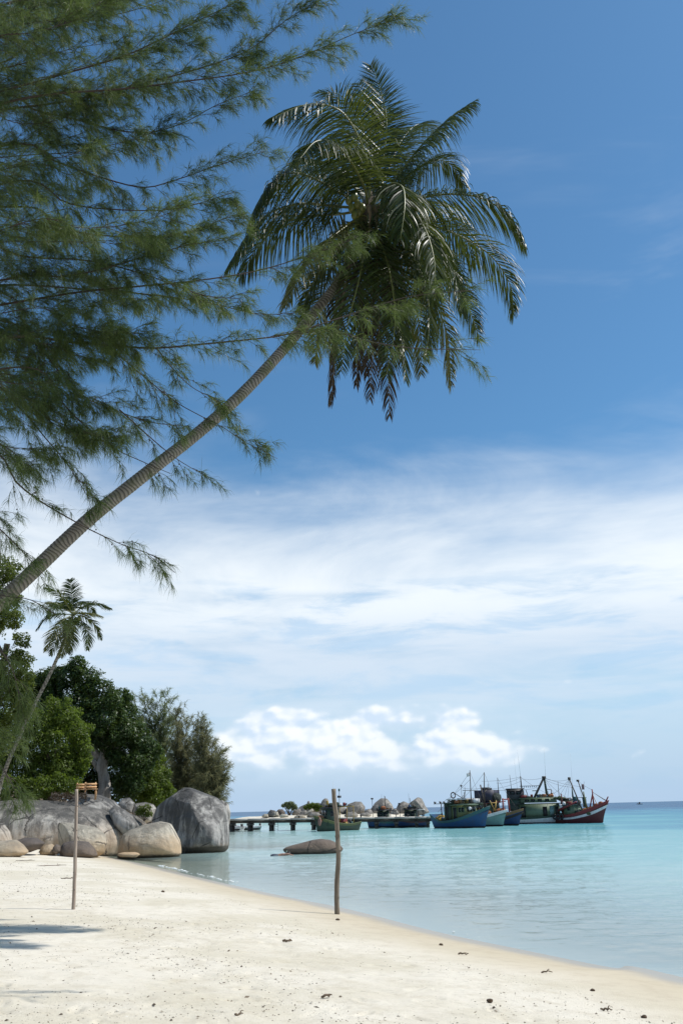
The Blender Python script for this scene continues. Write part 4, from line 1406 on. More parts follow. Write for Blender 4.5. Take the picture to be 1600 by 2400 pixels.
broadleaf('broadleaf_tree', 'bright green bushy tree to the left of the benches', 68, (120, 1880),
          [(150, 1680, 34, 0), (180, 1712, 28, -.4), (196, 1755, 20, -.4), (190, 1795, 20, -.5), (175, 1820, 20, -.6), (105, 1700, 40, 0), (130, 1750, 46, -.6), (80, 1760, 42, -.6), (145, 1800, 36, -.8), (95, 1812, 36, -1), (50, 1735, 36, -.2), (20, 1760, 40, -.4), (40, 1812, 36, -.8), (65, 1700, 30, .3), (-20, 1700, 50, 0), (-30, 1800, 50, 0), (140, 1840, 26, -2), (60, 1848, 26, -2.5), (10, 1845, 28, -2.5), (100, 1845, 28, -2.5), (165, 1842, 22, -1.5), (175, 1690, 14, 0), (125, 1650, 18, 0), (200, 1735, 12, -.4), (206, 1775, 10, -.4)],
          48000, 0.105, M_LEAF_BRIGHT, 6, bark=M_BARK_DARK, tr=0.3)
broadleaf('broadleaf_tree', 'tall vine-covered tree at the left edge below the leaning palm', 60, (-60, 1900),
          [(10, 1330, 34, 0), (32, 1352, 20, 0), (5, 1400, 44, .3), (-40, 1450, 60, 0), (30, 1450, 28, -.4), (52, 1500, 20, -.4), (48, 1540, 22, -.5), (20, 1560, 44, -.3), (-30, 1600, 70, 0), (45, 1610, 30, -.5), (10, 1660, 50, -.5), (60, 1660, 24, -.6), (-50, 1720, 80, 0), (-30, 1360, 40, 0), (62, 1580, 14, -.5), (35, 1400, 18, -.2)],
          34000, 0.11, M_LEAF_VINE, 7, bark=M_BARK_DARK, tr=0.35)


broadleaf('broadleaf_tree', 'mid green leafy tree between the glossy tree and the casuarinas, right above the boulders', 76, (345, 1885),
          [(345, 1790, 26, 0), (365, 1815, 24, 0), (350, 1845, 26, -.5), (380, 1840, 22, 0), (395, 1860, 20, 0), (330, 1865, 22, -.5), (365, 1865, 20, -.8), (325, 1825, 22, .5), (370, 1780, 16, .5)],
          11000, 0.11, M_LEAF_BRIGHT, 10, bark=M_BARK_DARK, tr=0.16)
broadleaf('broadleaf_tree', 'dim undergrowth tree filling the shade between the benches and the glossy tree', 80, (210, 1880),
          [(200, 1700, 50, 0), (150, 1720, 50, 0), (215, 1760, 40, 0), (190, 1810, 40, 0), (230, 1830, 36, 0), (265, 1800, 40, 0), (290, 1760, 40, 0), (310, 1850, 36, 0), (260, 1850, 34, 0), (150, 1840, 40, 0), (90, 1660, 50, 0), (100, 1840, 40, 0), (40, 1840, 40, 0), (345, 1850, 26, 0), (170, 1770, 50, 1), (210, 1850, 36, 1)],
          30000, 0.14, M_LEAF_DARK, 9, bark=M_BARK_DARK, tr=0.2)


def far_casuarina(label, D, foot_px, plumes, mat, seed, n_per=40):
    rg = np.random.default_rng(seed)
    foot = P(foot_px[0], foot_px[1], D)
    foot[2] = max(ground_z(foot[:2]), 0.2) - 0.3
    root = empty('casuarina_tree', foot)
    tag(root, label, 'tree', 'casuarinas on the headland')
    tops = [P(a, b, D + d) - foot for a, b, d in plumes]
    apex = max(tops, key=lambda t: t[2])
    ax = spline([np.zeros(3), apex * 0.5 + [0.3, 0, 0], apex * 0.94], n=16)
    mb = MB()
    mb.tube(ax, np.linspace(0.22, 0.03, 16), 8)
    mb.build('trunk', M_BARK_DARK, root, True)
    pts, tan = [], []
    mb = MB()
    for k, t in enumerate(tops):
        z0 = t[2] * rg.uniform(0.25, 0.62)
        st = np.array([np.interp(z0, ax[:, 2], ax[:, i]) for i in range(3)])
        c = spline([st, (st + t) / 2 + [0, 0, -0.35], t], n=14)
        mb.tube(c, np.linspace(0.05, 0.012, 14), 5)
        tw = twig_lines(c, rg, n_per, 0.7, 2.2, 0.75, 0.45, 0.1, 5, 0.35)
        lines_to_tubes(mb, tw, 0.012, 0.005)
        tg = nrmz(np.gradient(tw, axis=1))
        m_ = 20
        f = rg.uniform(0.1, 1.0, (len(tw), m_)) * 5
        i0 = np.clip(f.astype(int), 0, 4)
        fr = (f - i0)[..., None]
        ii = np.arange(len(tw))[:, None]
        pts.append((tw[ii, i0] * (1 - fr) + tw[ii, i0 + 1] * fr).reshape(-1, 3))
        tan.append(tg[ii, i0].reshape(-1, 3))
    mb.build('branches', M_TWIG, root, True)
    V, Q, Tr, var = needles(np.vstack(pts), np.vstack(tan), 2, rg, 0.25, 0.65, 0.028, 0.8, 0.75)
    mesh_np('crown', V, [Q, Tr], mat, root, False, {'var': var})


far_casuarina('grey-green casuarina rising behind the glossy tree', 86, (360, 1890),
              [(315, 1650, 0), (335, 1632, .4), (352, 1640, -.3), (368, 1628, 0), (388, 1625, .3), (400, 1642, -.4), (340, 1690, -1), (375, 1680, -1), (405, 1690, -1), (320, 1720, -1.2), (360, 1730, -1.6), (395, 1740, -1.5), (340, 1780, -1.6), (380, 1800, -2), (410, 1780, -1.6), (350, 1830, -2), (390, 1850, -2), (420, 1830, -1.6), (330, 1760, 1), (370, 1760, 1.2), (400, 1820, 1)], M_CAS_FAR, 31)
far_casuarina('brownish casuarina between the grey-green one and the outermost one', 82, (430, 1895),
              [(412, 1665, 0), (425, 1668, .3), (437, 1690, 0), (420, 1710, -.8), (445, 1720, -.6), (410, 1750, -1), (440, 1760, -1.2), (460, 1750, -.6), (425, 1800, -1.4), (455, 1800, -1.2), (440, 1840, -1.4), (470, 1790, -.4), (415, 1830, 0.5), (465, 1840, -.6)], M_CAS_BROWN, 32)
far_casuarina('outermost casuarina with drooping branch tips over the dark peaked boulder', 79, (480, 1900),
              [(458, 1690, 0), (470, 1686, .3), (481, 1698, 0), (476, 1730, -.6), (498, 1738, 0), (510, 1748, .3), (490, 1770, -.8), (516, 1780, 0), (530, 1795, .2), (505, 1800, -.6), (526, 1822, 0), (480, 1810, -1.0), (512, 1835, -.4), (495, 1840, -.8), (470, 1830, -1), (518, 1765, .4)], M_CAS_BROWN, 33)


def islet_plants():
    rg = np.random.default_rng(50)
    foot = P(678, 1912, DI)
    root = empty('islet_tree', foot)
    tag(root, 'small tree with a flat spreading crown on the islet', 'tree')
    mb = MB()
    for a, b in ((672, 1890), (685, 1889), (664, 1889)):
        t = P(a, b, DI) - foot
        mb.tube(spline([np.zeros(3), t * 0.5 + [0.15, 0, 0], t], n=7), np.linspace(0.22, 0.06, 7), 6)
    mb.build('trunk', M_BARK_DARK, root, True)
    cl = [(P(a, b, DI + d) - foot, r * DI / F) for a, b, r, d in [(664, 1888, 4, 0), (672, 1885, 6, .3), (682, 1885, 7, 0), (690, 1890, 5.5, 0), (676, 1891, 6, -.3), (694, 1894, 3, 0), (686, 1895, 4, 0)]]
    V, Q, var = crown_leaves(cl, 2600, 0.16, rg)
    mesh_np('crown', V, Q, M_CAS_FAR, root, False, {'var': var})
    c0 = P(735, 1893, DI + 3)
    root = empty('scrub_bush', c0)
    tag(root, 'green scrub draped over the dark rock mound of the islet', 'bush')
    cl = [(P(a, b, DI + 3) - c0, r * DI / F) for a, b, r in [(716, 1893, 5), (724, 1889, 5.5), (733, 1887, 6), (742, 1888, 5.5), (750, 1892, 5), (730, 1894, 6), (742, 1896, 5)]]
    V, Q, var = crown_leaves(cl, 3500, 0.16, rg)
    mesh_np('leaves', V, Q, M_LEAF_BRIGHT, root, False, {'var': var})
    # shrub between the boulders
    foot = P(338, 1925, 60.8)
    root = empty('shrub', foot)
    tag(root, 'small light green shrub growing in the gap between the boulders', 'shrub')
    mb = MB()
    cl = [(P(a, b, 60.8) - foot, r * 60 / F) for a, b, r in [(332, 1897, 9), (345, 1894, 9), (340, 1905, 10), (325, 1905, 7), (350, 1908, 7)]]
    for q in cl:
        mb.tube(spline([np.zeros(3), q[0] * 0.5 + [0.05, 0, 0], q[0]], n=5), np.linspace(0.03, 0.01, 5), 5)
    mb.build('stems', M_BARK_DARK, root)
    V, Q, var = crown_leaves(cl, 700, 0.085, rg)
    mesh_np('leaves', V, Q, M_LEAF_VINE, root, False, {'var': var})
    # leaf litter lying on the dark humped boulder and the top of the whale-backed one
    n = 900
    px = rg.uniform(120, 205, n)
    p = np.array([P(a, 1868 + rg.normal(0, 5) - (a - 120) * 0.03, 62 + rg.uniform(-2, 2)) for a in px])
    nr = nrmz(rg.normal(0, 0.5, (n, 3)) + [0, 0, 1])
    a = nrmz(np.cross(nr, rg.normal(0, 1, (n, 3))))
    b = np.cross(nr, a)
    s = rg.uniform(0.05, 0.12, (n, 1))
    V = np.stack([p - a * s, p + b * s * 0.5, p + a * s, p - b * s * 0.5], 1).reshape(-1, 3)
    o = mesh_np('fallen_leaves', V, (np.arange(n) * 4)[:, None] + np.array([[0, 1, 2, 3]]), M_PALM_DEAD, None, False, {'var': np.repeat(rg.random(n), 4)})
    tag(o, 'dry brown fallen leaves on the rocks below the benches', 'leaf litter', kind='stuff')


islet_plants()

# ------------------------------------------------------------------ jetty
M_CONC = paint('concrete', (0.42, 0.40, 0.36), 0.85, 0.45, (0.16, 0.14, 0.11), 0.8)
M_CONC_SHADE = paint('concrete_shaded', (0.062, 0.058, 0.05), 0.85, 0.5, (0.05, 0.045, 0.035), 0.8)  # shade below the deck put into the colour of girders, caps and piles
M_TAR = paint('tarred_timber', (0.05, 0.045, 0.04), 0.8, 0.4, (0.02, 0.018, 0.015), 2)


def jetty():
    def axis(px):
        t = (px - 535) / (1020 - 535)
        D = 122.5 + t * (117.0 - 122.5)
        p = P(px, 1900, D)
        p[2] = 1.58 + t * (1.30 - 1.58)
        return p
    root = empty('jetty', axis(535) * [1, 1, 0])
    tag(root, 'long low concrete jetty on piers running out across the bay', 'jetty')
    base = np.asarray(root.location)
    pier_px = [540, 583, 633, 683, 732, 780, 828, 880, 926, 974, 1001]
    cuts = [455] + pier_px + [1013]
    back = np.array([0.08, 1.0, 0])
    for a, b in zip(cuts[:-1], cuts[1:]):
        A, B = axis(a + (0.3 if a > 460 else 0)), axis(b)
        mb = MB()
        mb.bar((A + back * 1.3) - base - [0, 0, 0.10], (B + back * 1.3) - base - [0, 0, 0.10], 2.6, 0.20)
        mb.build('deck_slab', M_CONC, root)
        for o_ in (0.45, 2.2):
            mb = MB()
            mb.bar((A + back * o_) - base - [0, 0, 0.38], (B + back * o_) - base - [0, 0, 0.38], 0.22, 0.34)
            mb.build('girder', M_CONC_SHADE, root)
    for k, px in enumerate(pier_px):
        A = axis(px)
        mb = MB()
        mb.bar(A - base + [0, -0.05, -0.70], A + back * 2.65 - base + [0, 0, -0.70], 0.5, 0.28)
        cap = mb.build('pier_cap', M_CONC_SHADE, root)
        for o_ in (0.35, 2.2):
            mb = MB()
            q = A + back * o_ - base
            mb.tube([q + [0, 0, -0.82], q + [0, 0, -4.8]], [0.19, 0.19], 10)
            mb.build('pile', M_CONC_SHADE, root, True)
    mb = MB()
    q = axis(648) - base
    for dx in (-0.2, 0.2):
        mb.tube([q + [dx, -0.04, -0.2], q + [dx, -0.04, -2.2]], [0.022, 0.022], 5)
    for z in np.arange(-0.4, -2.1, -0.3):
        mb.tube([q + [-0.2, -0.04, z], q + [0.2, -0.04, z]], [0.018, 0.018], 4)
    mb.build('ladder', M_TAR, root)
    for px in (700, 845, 905, 955, 990):
        mb = MB()
        q = axis(px) - base + [0, 0.3, 0]
        mb.tube([q + [0, 0, 0], q + [0, 0, 0.16], q + [0, 0, 0.2], q + [0, 0, 0.30]], [0.08, 0.08, 0.13, 0.12], 8)
        mb.build('bollard', M_TAR, root)


jetty()

# ------------------------------------------------------------------ fishing boats
PT = {}


def pt(key, col, rough=0.5, wear=0.35):
    if key not in PT:
        PT[key] = paint('paint_' + key, tuple(0.68 * q for q in col) if max(col) < 0.6 else col, rough + 0.1, wear + 0.1, (0.07, 0.055, 0.04), 1.4)
    return PT[key]


BLUE = pt('blue', (0.020, 0.105, 0.26))
BLUE2 = pt('deep_blue', (0.018, 0.062, 0.185))
TEAL = pt('pale_turquoise', (0.24, 0.42, 0.39))
TEALD = pt('teal', (0.045, 0.16, 0.165))
GREEN = pt('sea_green', (0.17, 0.26, 0.165))
GREEND = pt('dark_green', (0.045, 0.085, 0.055))
OLIVE = pt('olive', (0.15, 0.175, 0.055))
WHITE = pt('white', (0.66, 0.67, 0.66), 0.5, 0.25)
RED = pt('red', (0.30, 0.035, 0.035))
MAROON = pt('maroon', (0.15, 0.03, 0.03))
BLACK = pt('black', (0.018, 0.018, 0.02))
YELLOW = pt('yellow', (0.50, 0.33, 0.06))
ORANGE = pt('orange', (0.42, 0.155, 0.055))
GREYD = pt('dark_grey', (0.055, 0.058, 0.07))
NAVY = pt('navy_tarp', (0.030, 0.032, 0.075))
TIMB = pt('bare_timber', (0.27, 0.17, 0.08), 0.8)
STEEL = pt('rusty_steel', (0.105, 0.085, 0.07), 0.7)
ROPE = pt('rope', (0.20, 0.17, 0.12), 0.95)


def m_glass(T):
    return T.node('ShaderNodeBsdfPrincipled', Base_Color=(0.012, 0.016, 0.016), Roughness=0.08).outputs[0]


M_GLASS = material('dark_window_glass', m_glass)


def net_mat(name, a, b):
    def fn(T):
        v = objc(T)
        n = T.noise(v, 7, 5, 0.75)
        c = T.mix(T.ss(n, 0.35, 0.65), a, b)
        return T.node('ShaderNodeBsdfPrincipled', Base_Color=c, Roughness=0.95, Normal=bump(T, T.noise(v, 18, 4, 0.7), 1.0, 0.12)).outputs[0]
    return material(name, fn)


M_NET = net_mat('fishing_net_dark', (0.02, 0.03, 0.028), (0.08, 0.09, 0.07))
M_NET_O = net_mat('fishing_net_orange', (0.25, 0.07, 0.03), (0.42, 0.20, 0.09))
M_NET_Y = net_mat('fishing_net_yellow', (0.30, 0.19, 0.04), (0.48, 0.34, 0.09))
M_NET_G = net_mat('fishing_net_green', (0.03, 0.06, 0.035), (0.12, 0.15, 0.07))


def m_cloth(T):
    a = T.node('ShaderNodeBsdfDiffuse', Color=(0.82, 0.82, 0.80)).outputs[0]
    t = T.node('ShaderNodeBsdfTranslucent', Color=(0.85, 0.85, 0.83)).outputs[0]
    return T.node('ShaderNodeMixShader', i0=0.5, i1=a, i2=t).outputs[0]


M_CLOTH = material('thin_white_cloth', m_cloth)


class Boat:
    def __init__(self, label, px, D, L, B, yaw, zmid, zbow, zstern, hull, rail, boot=BLACK, rake=0.9, transom=0.72, group='fishing boats moored at the jetty end', name='fishing_boat', deckmat=None, band=None):
        p = P(px, 1900, D)
        p[2] = 0.0
        self.o = empty(name, p)
        self.o.rotation_euler = (0, 0, yaw)
        tag(self.o, label, 'boat', group)
        self.L, self.B, self.rake, self.tr = L, B, rake, transom
        self.z = (zmid, zbow, zstern)
        n, m_ = 33, 9
        t = np.linspace(0, 1, n)
        S = np.array([[self.hp(a, v) for v in np.linspace(0, 1, m_)] for a in t])      # starboard half
        for nm, v0, v1, mt, off in (('hull', 0.0, 1.0, hull, 0.0),):
            lv = np.linspace(v0, v1, m_)
            R_ = np.array([[self.hp(a, v) for v in lv] for a in t])
            Lh = R_ * [1, -1, 1]
            V = np.concatenate([R_.reshape(-1, 3), Lh.reshape(-1, 3)])
            i = np.arange(n - 1)[:, None] * m_
            j = np.arange(m_ - 1)[None]
            Q = np.stack([i + j, i + j + 1, i + m_ + j + 1, i + m_ + j], -1).reshape(-1, 4)
            Q2 = Q[:, ::-1] + n * m_
            tq = np.stack([np.arange(m_ - 1), np.arange(m_ - 1) + n * m_, np.arange(1, m_) + n * m_, np.arange(1, m_)], -1)
            mesh_np(nm, V, [np.vstack([Q, Q2, tq])], mt, self.o, True)
        self.strip('boot_stripe', lambda a: self.vz(a, -0.25), lambda a: self.vz(a, 0.22), boot, 0.012)
        self.strip('rub_rail', lambda a: 0.86, lambda a: 1.0, rail, 0.035)
        if band is not None:
            self.strip('hull_band', lambda a: 0.66, lambda a: 0.80, band, 0.02)
        # deck sunk behind the bulwark
        e = np.array([self.hp(a, 1) for a in t])
        dz = np.maximum(0.35, e[:, 2] - 0.45)
        w = np.array([self.hp(a, max(0.3, 1 - 0.45 / (self.hp(a, 1)[2] + 0.7)))[1] for a in t])
        V = np.concatenate([np.c_[e[:, 0] - 0.02, w * 0.97, dz], np.c_[e[:, 0] - 0.02, -w * 0.97, dz]])
        k = np.arange(n - 1)
        mesh_np('deck', V, [np.stack([k, k + n, k + n + 1, k + 1], -1)], deckmat or TIMB, self.o)
        for s in (1, -1):
            mb = MB()
            mb.tube(e * [1, s, 1] + [0, 0, 0.02], 0.05, 5)
            mb.build('gunwale', rail, self.o, True)

    def sheer(self, t):
        zm, zb, zs = self.z
        return zm + (zb - zm) * max(0, (t - 0.25) / 0.75) ** 2.2 + (zs - zm) * max(0, (0.25 - t) / 0.25) ** 1.8

    def keel(self, t):
        return -0.7 + 0.85 * max(0, (t - 0.78) / 0.22) ** 2 + 0.3 * max(0, (0.15 - t) / 0.15) ** 2

    def vz(self, t, z):
        return (z - self.keel(t)) / (self.sheer(t) - self.keel(t))

    def hp(self, t, v):
        v = min(1.0, max(0.0, v))
        hb = self.B / 2
        if t < 0.5:
            w = hb * (self.tr + (1 - self.tr) * math.sin(math.pi * t))
        else:
            w = hb * max(0.0, math.cos((t - 0.5) / 0.5 * math.pi / 2)) ** 0.62
        fl = (0.10 + 0.90 * v ** 0.55) if t < 0.6 else (0.06 + 0.94 * v ** (0.55 + 0.9 * (t - 0.6)))
        zk, zs = self.keel(t), self.sheer(t)
        return np.array([-self.L / 2 + self.L * t + self.rake * v ** 1.3 * max(0, (t - 0.45) / 0.55) ** 2.5 - 0.25 * v * max(0, (0.1 - t) / 0.1), w * fl, zk + (zs - zk) * v])

    def strip(self, name, fa, fb, mat, off):
        n = 33
        t = np.linspace(0, 1, n)
        V = []
        for s in (1, -1):
            for f in (fa, fb):
                for a in t:
                    q = self.hp(a, f(a))
                    V.append([q[0] + (off if a > 0.95 else 0), s * (q[1] + off), q[2] + (0.01 if f is fb and name == 'rub_rail' else 0)])
        k = np.arange(n - 1)
        Q = np.vstack([np.stack([k, k + 1, k + n + 1, k + n], -1), np.stack([k + 2 * n, k + 3 * n, k + 3 * n + 1, k + 2 * n + 1], -1), [[n - 1, 3 * n - 1, 4 * n - 1, 2 * n - 1]]])
        mesh_np(name, V, [Q], mat, self.o)

    def box(self, name, x0, x1, y0, y1, z0, z1, mat, parent=None):
        mb = MB()
        mb.box(x0, x1, y0, y1, z0, z1)
        return mb.build(name, mat, parent or self.o)

    def pole(self, name, a, b, r, mat, r1=None, parent=None, n=6):
        mb = MB()
        mb.tube([a, (np.asarray(a) + np.asarray(b)) / 2, b], [r, ((r1 or r) + r) / 2, r1 or r], n)
        return mb.build(name, mat, parent or self.o, True)

    def line(self, a, b, sag=0.15, r=0.02, mat=None, name='rigging_line'):
        a, b = np.asarray(a, float), np.asarray(b, float)
        t = np.linspace(0, 1, 9)[:, None]
        p = a * (1 - t) + b * t - np.array([0, 0, sag]) * (4 * t * (1 - t))
        mb = MB()
        mb.tube(p, r, 3)
        return mb.build(name, mat or STEEL, self.o)

    def pile(self, name, c, r, sc, mat, seed=0):
        V, Fc = ico(3)
        W = V * (1 + 0.32 * fbm(V * 2.3 + seed, 3, seed)[:, None]) * r * np.asarray(sc) + np.asarray(c)
        return mesh_np(name, W, Fc, mat, self.o, True)

    def cabin(self, x0, x1, w, z0, z1, mat, roofmat, windows=(), doors=(), over=0.18, name='cabin', front=0):
        """house with slightly raked front, overhanging roof, sunk dark windows on both sides and the front, doorway shade as black panels"""
        mb = MB()
        rk = 0.12
        V = [[x0, -w, z0], [x1, -w, z0], [x1, w, z0], [x0, w, z0], [x0, -w * .96, z1], [x1 - rk, -w * .96, z1], [x1 - rk, w * .96, z1], [x0, w * .96, z1]]
        mb.add(V, [[0, 1, 5, 4], [1, 2, 6, 5], [2, 3, 7, 6], [3, 0, 4, 7], [4, 5, 6, 7], [3, 2, 1, 0]])
        body = mb.build(name, mat, self.o)
        mb = MB()
        mb.box(x0 - over, x1 + over * 0.6, -w - over, w + over, z1 + 0.003, z1 + 0.10)
        mb.box(x0 - over * .5, x1, -w * .8, w * .8, z1 + 0.10, z1 + 0.16)
        mb.build('roof', roofmat, self.o)
        for lst, nm in ((windows, 'window'), (doors, 'door_shade_panel')):
            for (a, b, c, d) in lst:
                for s in (1, -1):
                    y = s * (w + 0.004)
                    mb = MB()
                    mb.box(a, b, min(y, y - s * 0.05), max(y, y - s * 0.05) + (0.012 if s > 0 else 0), c, d)
                    wd = mb.build(nm, M_GLASS if nm == 'window' else BLACK, body)  # doors: solid black panel, the dark inside of the doorway painted on
                    mb = MB()
                    t = 0.05
                    yy = s * (w + 0.02)
                    for (p, q, e, f) in ((a - t, b + t, d, d + t), (a - t, b + t, c - t, c), (a - t, a, c, d), (b, b + t, c, d)):
                        mb.box(p, q, yy - 0.03, yy + 0.03, e, f)
                    mb.build('window_frame' if nm == 'window' else 'door_frame', roofmat, body)
        for k in range(front):
            yy = -w * 0.8 + (2 * w * 0.8) * k / front
            mb = MB()
            mb.box(x1 - 0.13, x1 + 0.012, yy + 0.06, yy + 1.6 * w / front - 0.06, z1 - 0.75, z1 - 0.2)
            mb.build('window', M_GLASS, body)
        return body

    def lamp(self, p):
        mb = MB()
        p = np.asarray(p, float)
        mb.tube([p, p + [0.0, 0, 0.12], p + [0.05, 0, 0.22]], [0.05, 0.16, 0.20], 8)
        mb.build('deck_lamp', GREYD, self.o, True)


def clutter(b, n, x0, x1, w, z, seed):
    """the gear that lies about on deck and roof: drums, crates, baskets, coils, bundles"""
    rg = np.random.default_rng(seed)
    mats = [BLACK, GREYD, TEALD, ORANGE, WHITE, BLUE, TIMB, GREEND, STEEL, YELLOW, RED]
    for k in range(n):
        x, y = rg.uniform(x0, x1), rg.uniform(-w, w)
        q = rg.random()
        m_ = mats[rg.integers(len(mats))]
        if q < 0.3:
            h = rg.uniform(0.25, 0.7)
            mb = MB()
            mb.tube([(x, y, z), (x, y, z + h * 0.5), (x, y, z + h)], [0.2, 0.22, 0.2], 9)
            mb.build('drum', m_, b.o, True)
        elif q < 0.6:
            a, c, h = rg.uniform(0.2, 0.5), rg.uniform(0.2, 0.4), rg.uniform(0.18, 0.5)
            b.box('crate', x - a, x + a, y - c, y + c, z, z + h, m_)
        elif q < 0.75:
            mb = MB()
            mb.ring((x, y, z + 0.1), 0.24, 0.09, (0.1, 0.05, 1), 12, 5)
            mb.build('rope_coil', ROPE, b.o, True)
        elif q < 0.88:
            b.pile('net_bundle', (x, y, z + 0.2), rg.uniform(0.25, 0.45), (1.3, 1, 0.8), (M_NET, M_NET_G, M_NET_O)[rg.integers(3)], seed + k)
        else:
            b.pole('pole_stub', (x, y, z), (x + rg.normal(0, 0.25), y, z + rg.uniform(0.8, 1.9)), 0.04, STEEL)


# blue boat, bow to the right and towards the beach
b = Boat('blue fishing boat with olive green wheelhouse, lifebuoy and white flag, nearest at the jetty end', 1077, 111.5, 9.8, 3.3, rad(-46), 0.85, 2.55, 1.75, BLUE, TEALD, rake=1.1, band=None, deckmat=TIMB)
b.cabin(-0.6, 2.4, 1.15, 0.9, 2.75, OLIVE, GREEN, windows=[(0.9, 1.35, 1.95, 2.45), (1.5, 2.0, 1.95, 2.45)], doors=[(-0.2, 0.45, 1.0, 2.5)], front=3)
b.cabin(-2.0, -0.62, 1.25, 0.8, 2.95, GREEND, GREEND, windows=(), doors=[(-1.6, -1.1, 1.0, 2.6)], name='galley')
for x in (-1.2, 1.4):
    for s in (-0.9, 0.9):
        b.pole('canopy_post', (x, s, 2.9), (x, s, 3.45), 0.03, STEEL)
b.box('canopy', -1.6, 1.7, -1.1, 1.1, 3.45, 3.55, WHITE)
mb = MB()
mb.ring((-0.6, -0.6, 4.0), 0.34, 0.075, (0.5, -0.86, 0), 22, 8)
mb.build('lifebuoy', STEEL, b.o, True)
b.pole('mast', (2.2, 0.2, 2.85), (2.35, 0.2, 7.0), 0.085, STEEL, 0.05)
b.pole('yard', (2.0, -1.2, 4.55), (2.5, 1.4, 4.5), 0.04, STEEL)
b.pole('aerial', (1.7, -0.4, 2.9), (1.7, -0.4, 5.0), 0.022, STEEL)
b.pole('derrick', (2.2, 0.1, 2.9), (0.2, -1.4, 4.4), 0.05, STEEL)
mb = MB()
mb.add([[2.28, 0.16, 6.75], [1.85, -0.05, 6.6], [1.9, -0.02, 6.2], [2.3, 0.17, 6.3], [2.27, 0.18, 6.75], [1.84, -0.03, 6.6], [1.89, 0, 6.2], [2.29, 0.19, 6.3]], [[0, 1, 2, 3], [7, 6, 5, 4], [0, 4, 5, 1], [3, 2, 6, 7], [1, 5, 6, 2], [0, 3, 7, 4]])
mb.build('flag', M_CLOTH, b.o)
b.pole('lamp_post', (-3.6, -0.2, 0.8), (-3.6, -0.2, 3.0), 0.07, STEEL)
b.pole('lamp_bar', (-4.5, -0.9, 3.0), (-2.2, 0.6, 3.02), 0.04, STEEL)
for q in ((-4.3, -0.8, 3.0), (-3.7, -0.3, 3.02), (-3.2, 0.0, 3.0), (-1.7, 0.0, 3.1), (-1.0, -0.5, 3.12), (-0.3, 0.2, 3.1), (0.5, -0.6, 2.95), (1.1, 0.3, 2.95)):
    b.lamp(q)
b.pile('net_heap', (-4.1, 0.2, 1.0), 0.8, (1.1, 1.2, 0.75), M_NET_Y, 3)
b.pile('net_heap', (3.3, 0, 1.65), 0.5, (1.0, 1.2, 0.6), M_NET_G, 4)
b.pile('buoy', (2.75, -0.7, 2.35), 0.22, (1, 1, 1), WHITE, 1)
b.line((2.35, 0.2, 6.8), (4.9, 0, 2.6))
b.line((2.35, 0.2, 6.8), (-4.6, 0, 2.0), 0.25)
b.line((2.35, 0.2, 5.9), (-3.6, -0.2, 3.05), 0.2)

b.o.scale = (0.74, 0.9, 0.92)
clutter(b, 9, -3.6, -2.2, 1.0, 0.75, 1)
clutter(b, 8, -1.8, 2.0, 1.0, 3.0, 2)

# pale turquoise boat rafted beyond it
b = Boat('pale turquoise fishing boat with timber fork on its bow, squeezed between the two blue boats', 1108, 118.2, 11.0, 3.1, rad(-44), 0.9, 2.15, 1.5, TEAL, WHITE, rake=0.9, deckmat=TIMB)
b.cabin(-2.4, 1.2, 1.15, 0.9, 3.0, GREEN, GREEND, windows=[(-0.4, 0.1, 2.1, 2.6), (0.3, 0.8, 2.1, 2.6)], doors=[(-1.8, -1.1, 1.0, 2.6)], front=2)
for s in (-1, 1):
    b.pole('fork_arm', (4.1, 0, 2.0), (3.9, 0.75 * s, 3.4), 0.085, YELLOW)
b.pole('fork_bar', (3.95, -0.55, 3.1), (3.95, 0.55, 3.1), 0.06, YELLOW)
b.pile('net_heap', (2.2, 0, 1.7), 0.75, (1.2, 1.2, 0.8), M_NET_O, 5)
b.pile('net_heap', (-1.0, -0.3, 3.35), 0.6, (1.5, 1.2, 0.6), M_NET_G, 6)
b.box('ice_chest', -0.1, 1.0, -0.6, 0.5, 3.17, 3.75, WHITE)
b.box('folded_tarp', -2.2, -0.4, -0.9, 0.9, 3.17, 3.85, NAVY)
b.pole('mast', (1.9, 0.4, 2.6), (2.2, 0.5, 7.3), 0.11, STEEL, 0.05)
b.pole('yard', (1.95, 0.0, 4.3), (2.05, 1.0, 4.9), 0.05, STEEL)
b.pole('derrick', (1.9, 0.4, 3.0), (1.0, 0.9, 5.6), 0.10, STEEL)
b.pole('aerial', (-1.6, -0.5, 3.1), (-1.6, -0.5, 5.4), 0.03, STEEL)
b.lamp((-1.6, -0.5, 5.4))
b.pole('ladder_rail', (-3.2, 0.3, 3.0), (-1.9, 0.3, 4.3), 0.05, WHITE)
b.pole('ladder_rail', (-3.2, 0.6, 3.0), (-1.9, 0.6, 4.3), 0.05, WHITE)
b.line((2.2, 0.5, 7.2), (5.2, 0, 2.2))
b.line((2.2, 0.5, 7.2), (-5.0, 0, 1.8), 0.3)
b.line((2.1, 0.5, 5.2), (-1.6, -0.5, 5.3), 0.2)
b.line((2.1, 0.5, 5.0), (8.0, 5.0, 4.9), 0.25)
for k in range(5):
    b.pole('rail_post', (-0.5 + 0.9 * k, -1.35 + 0.05 * k, 1.6), (-0.5 + 0.9 * k, -1.35 + 0.05 * k, 2.5), 0.03, TIMB)

b.o.scale = (0.8, 0.9, 0.88)
clutter(b, 10, -2.2, 1.0, 1.0, 3.15, 3)
clutter(b, 9, 1.2, 3.4, 0.9, 1.2, 4)

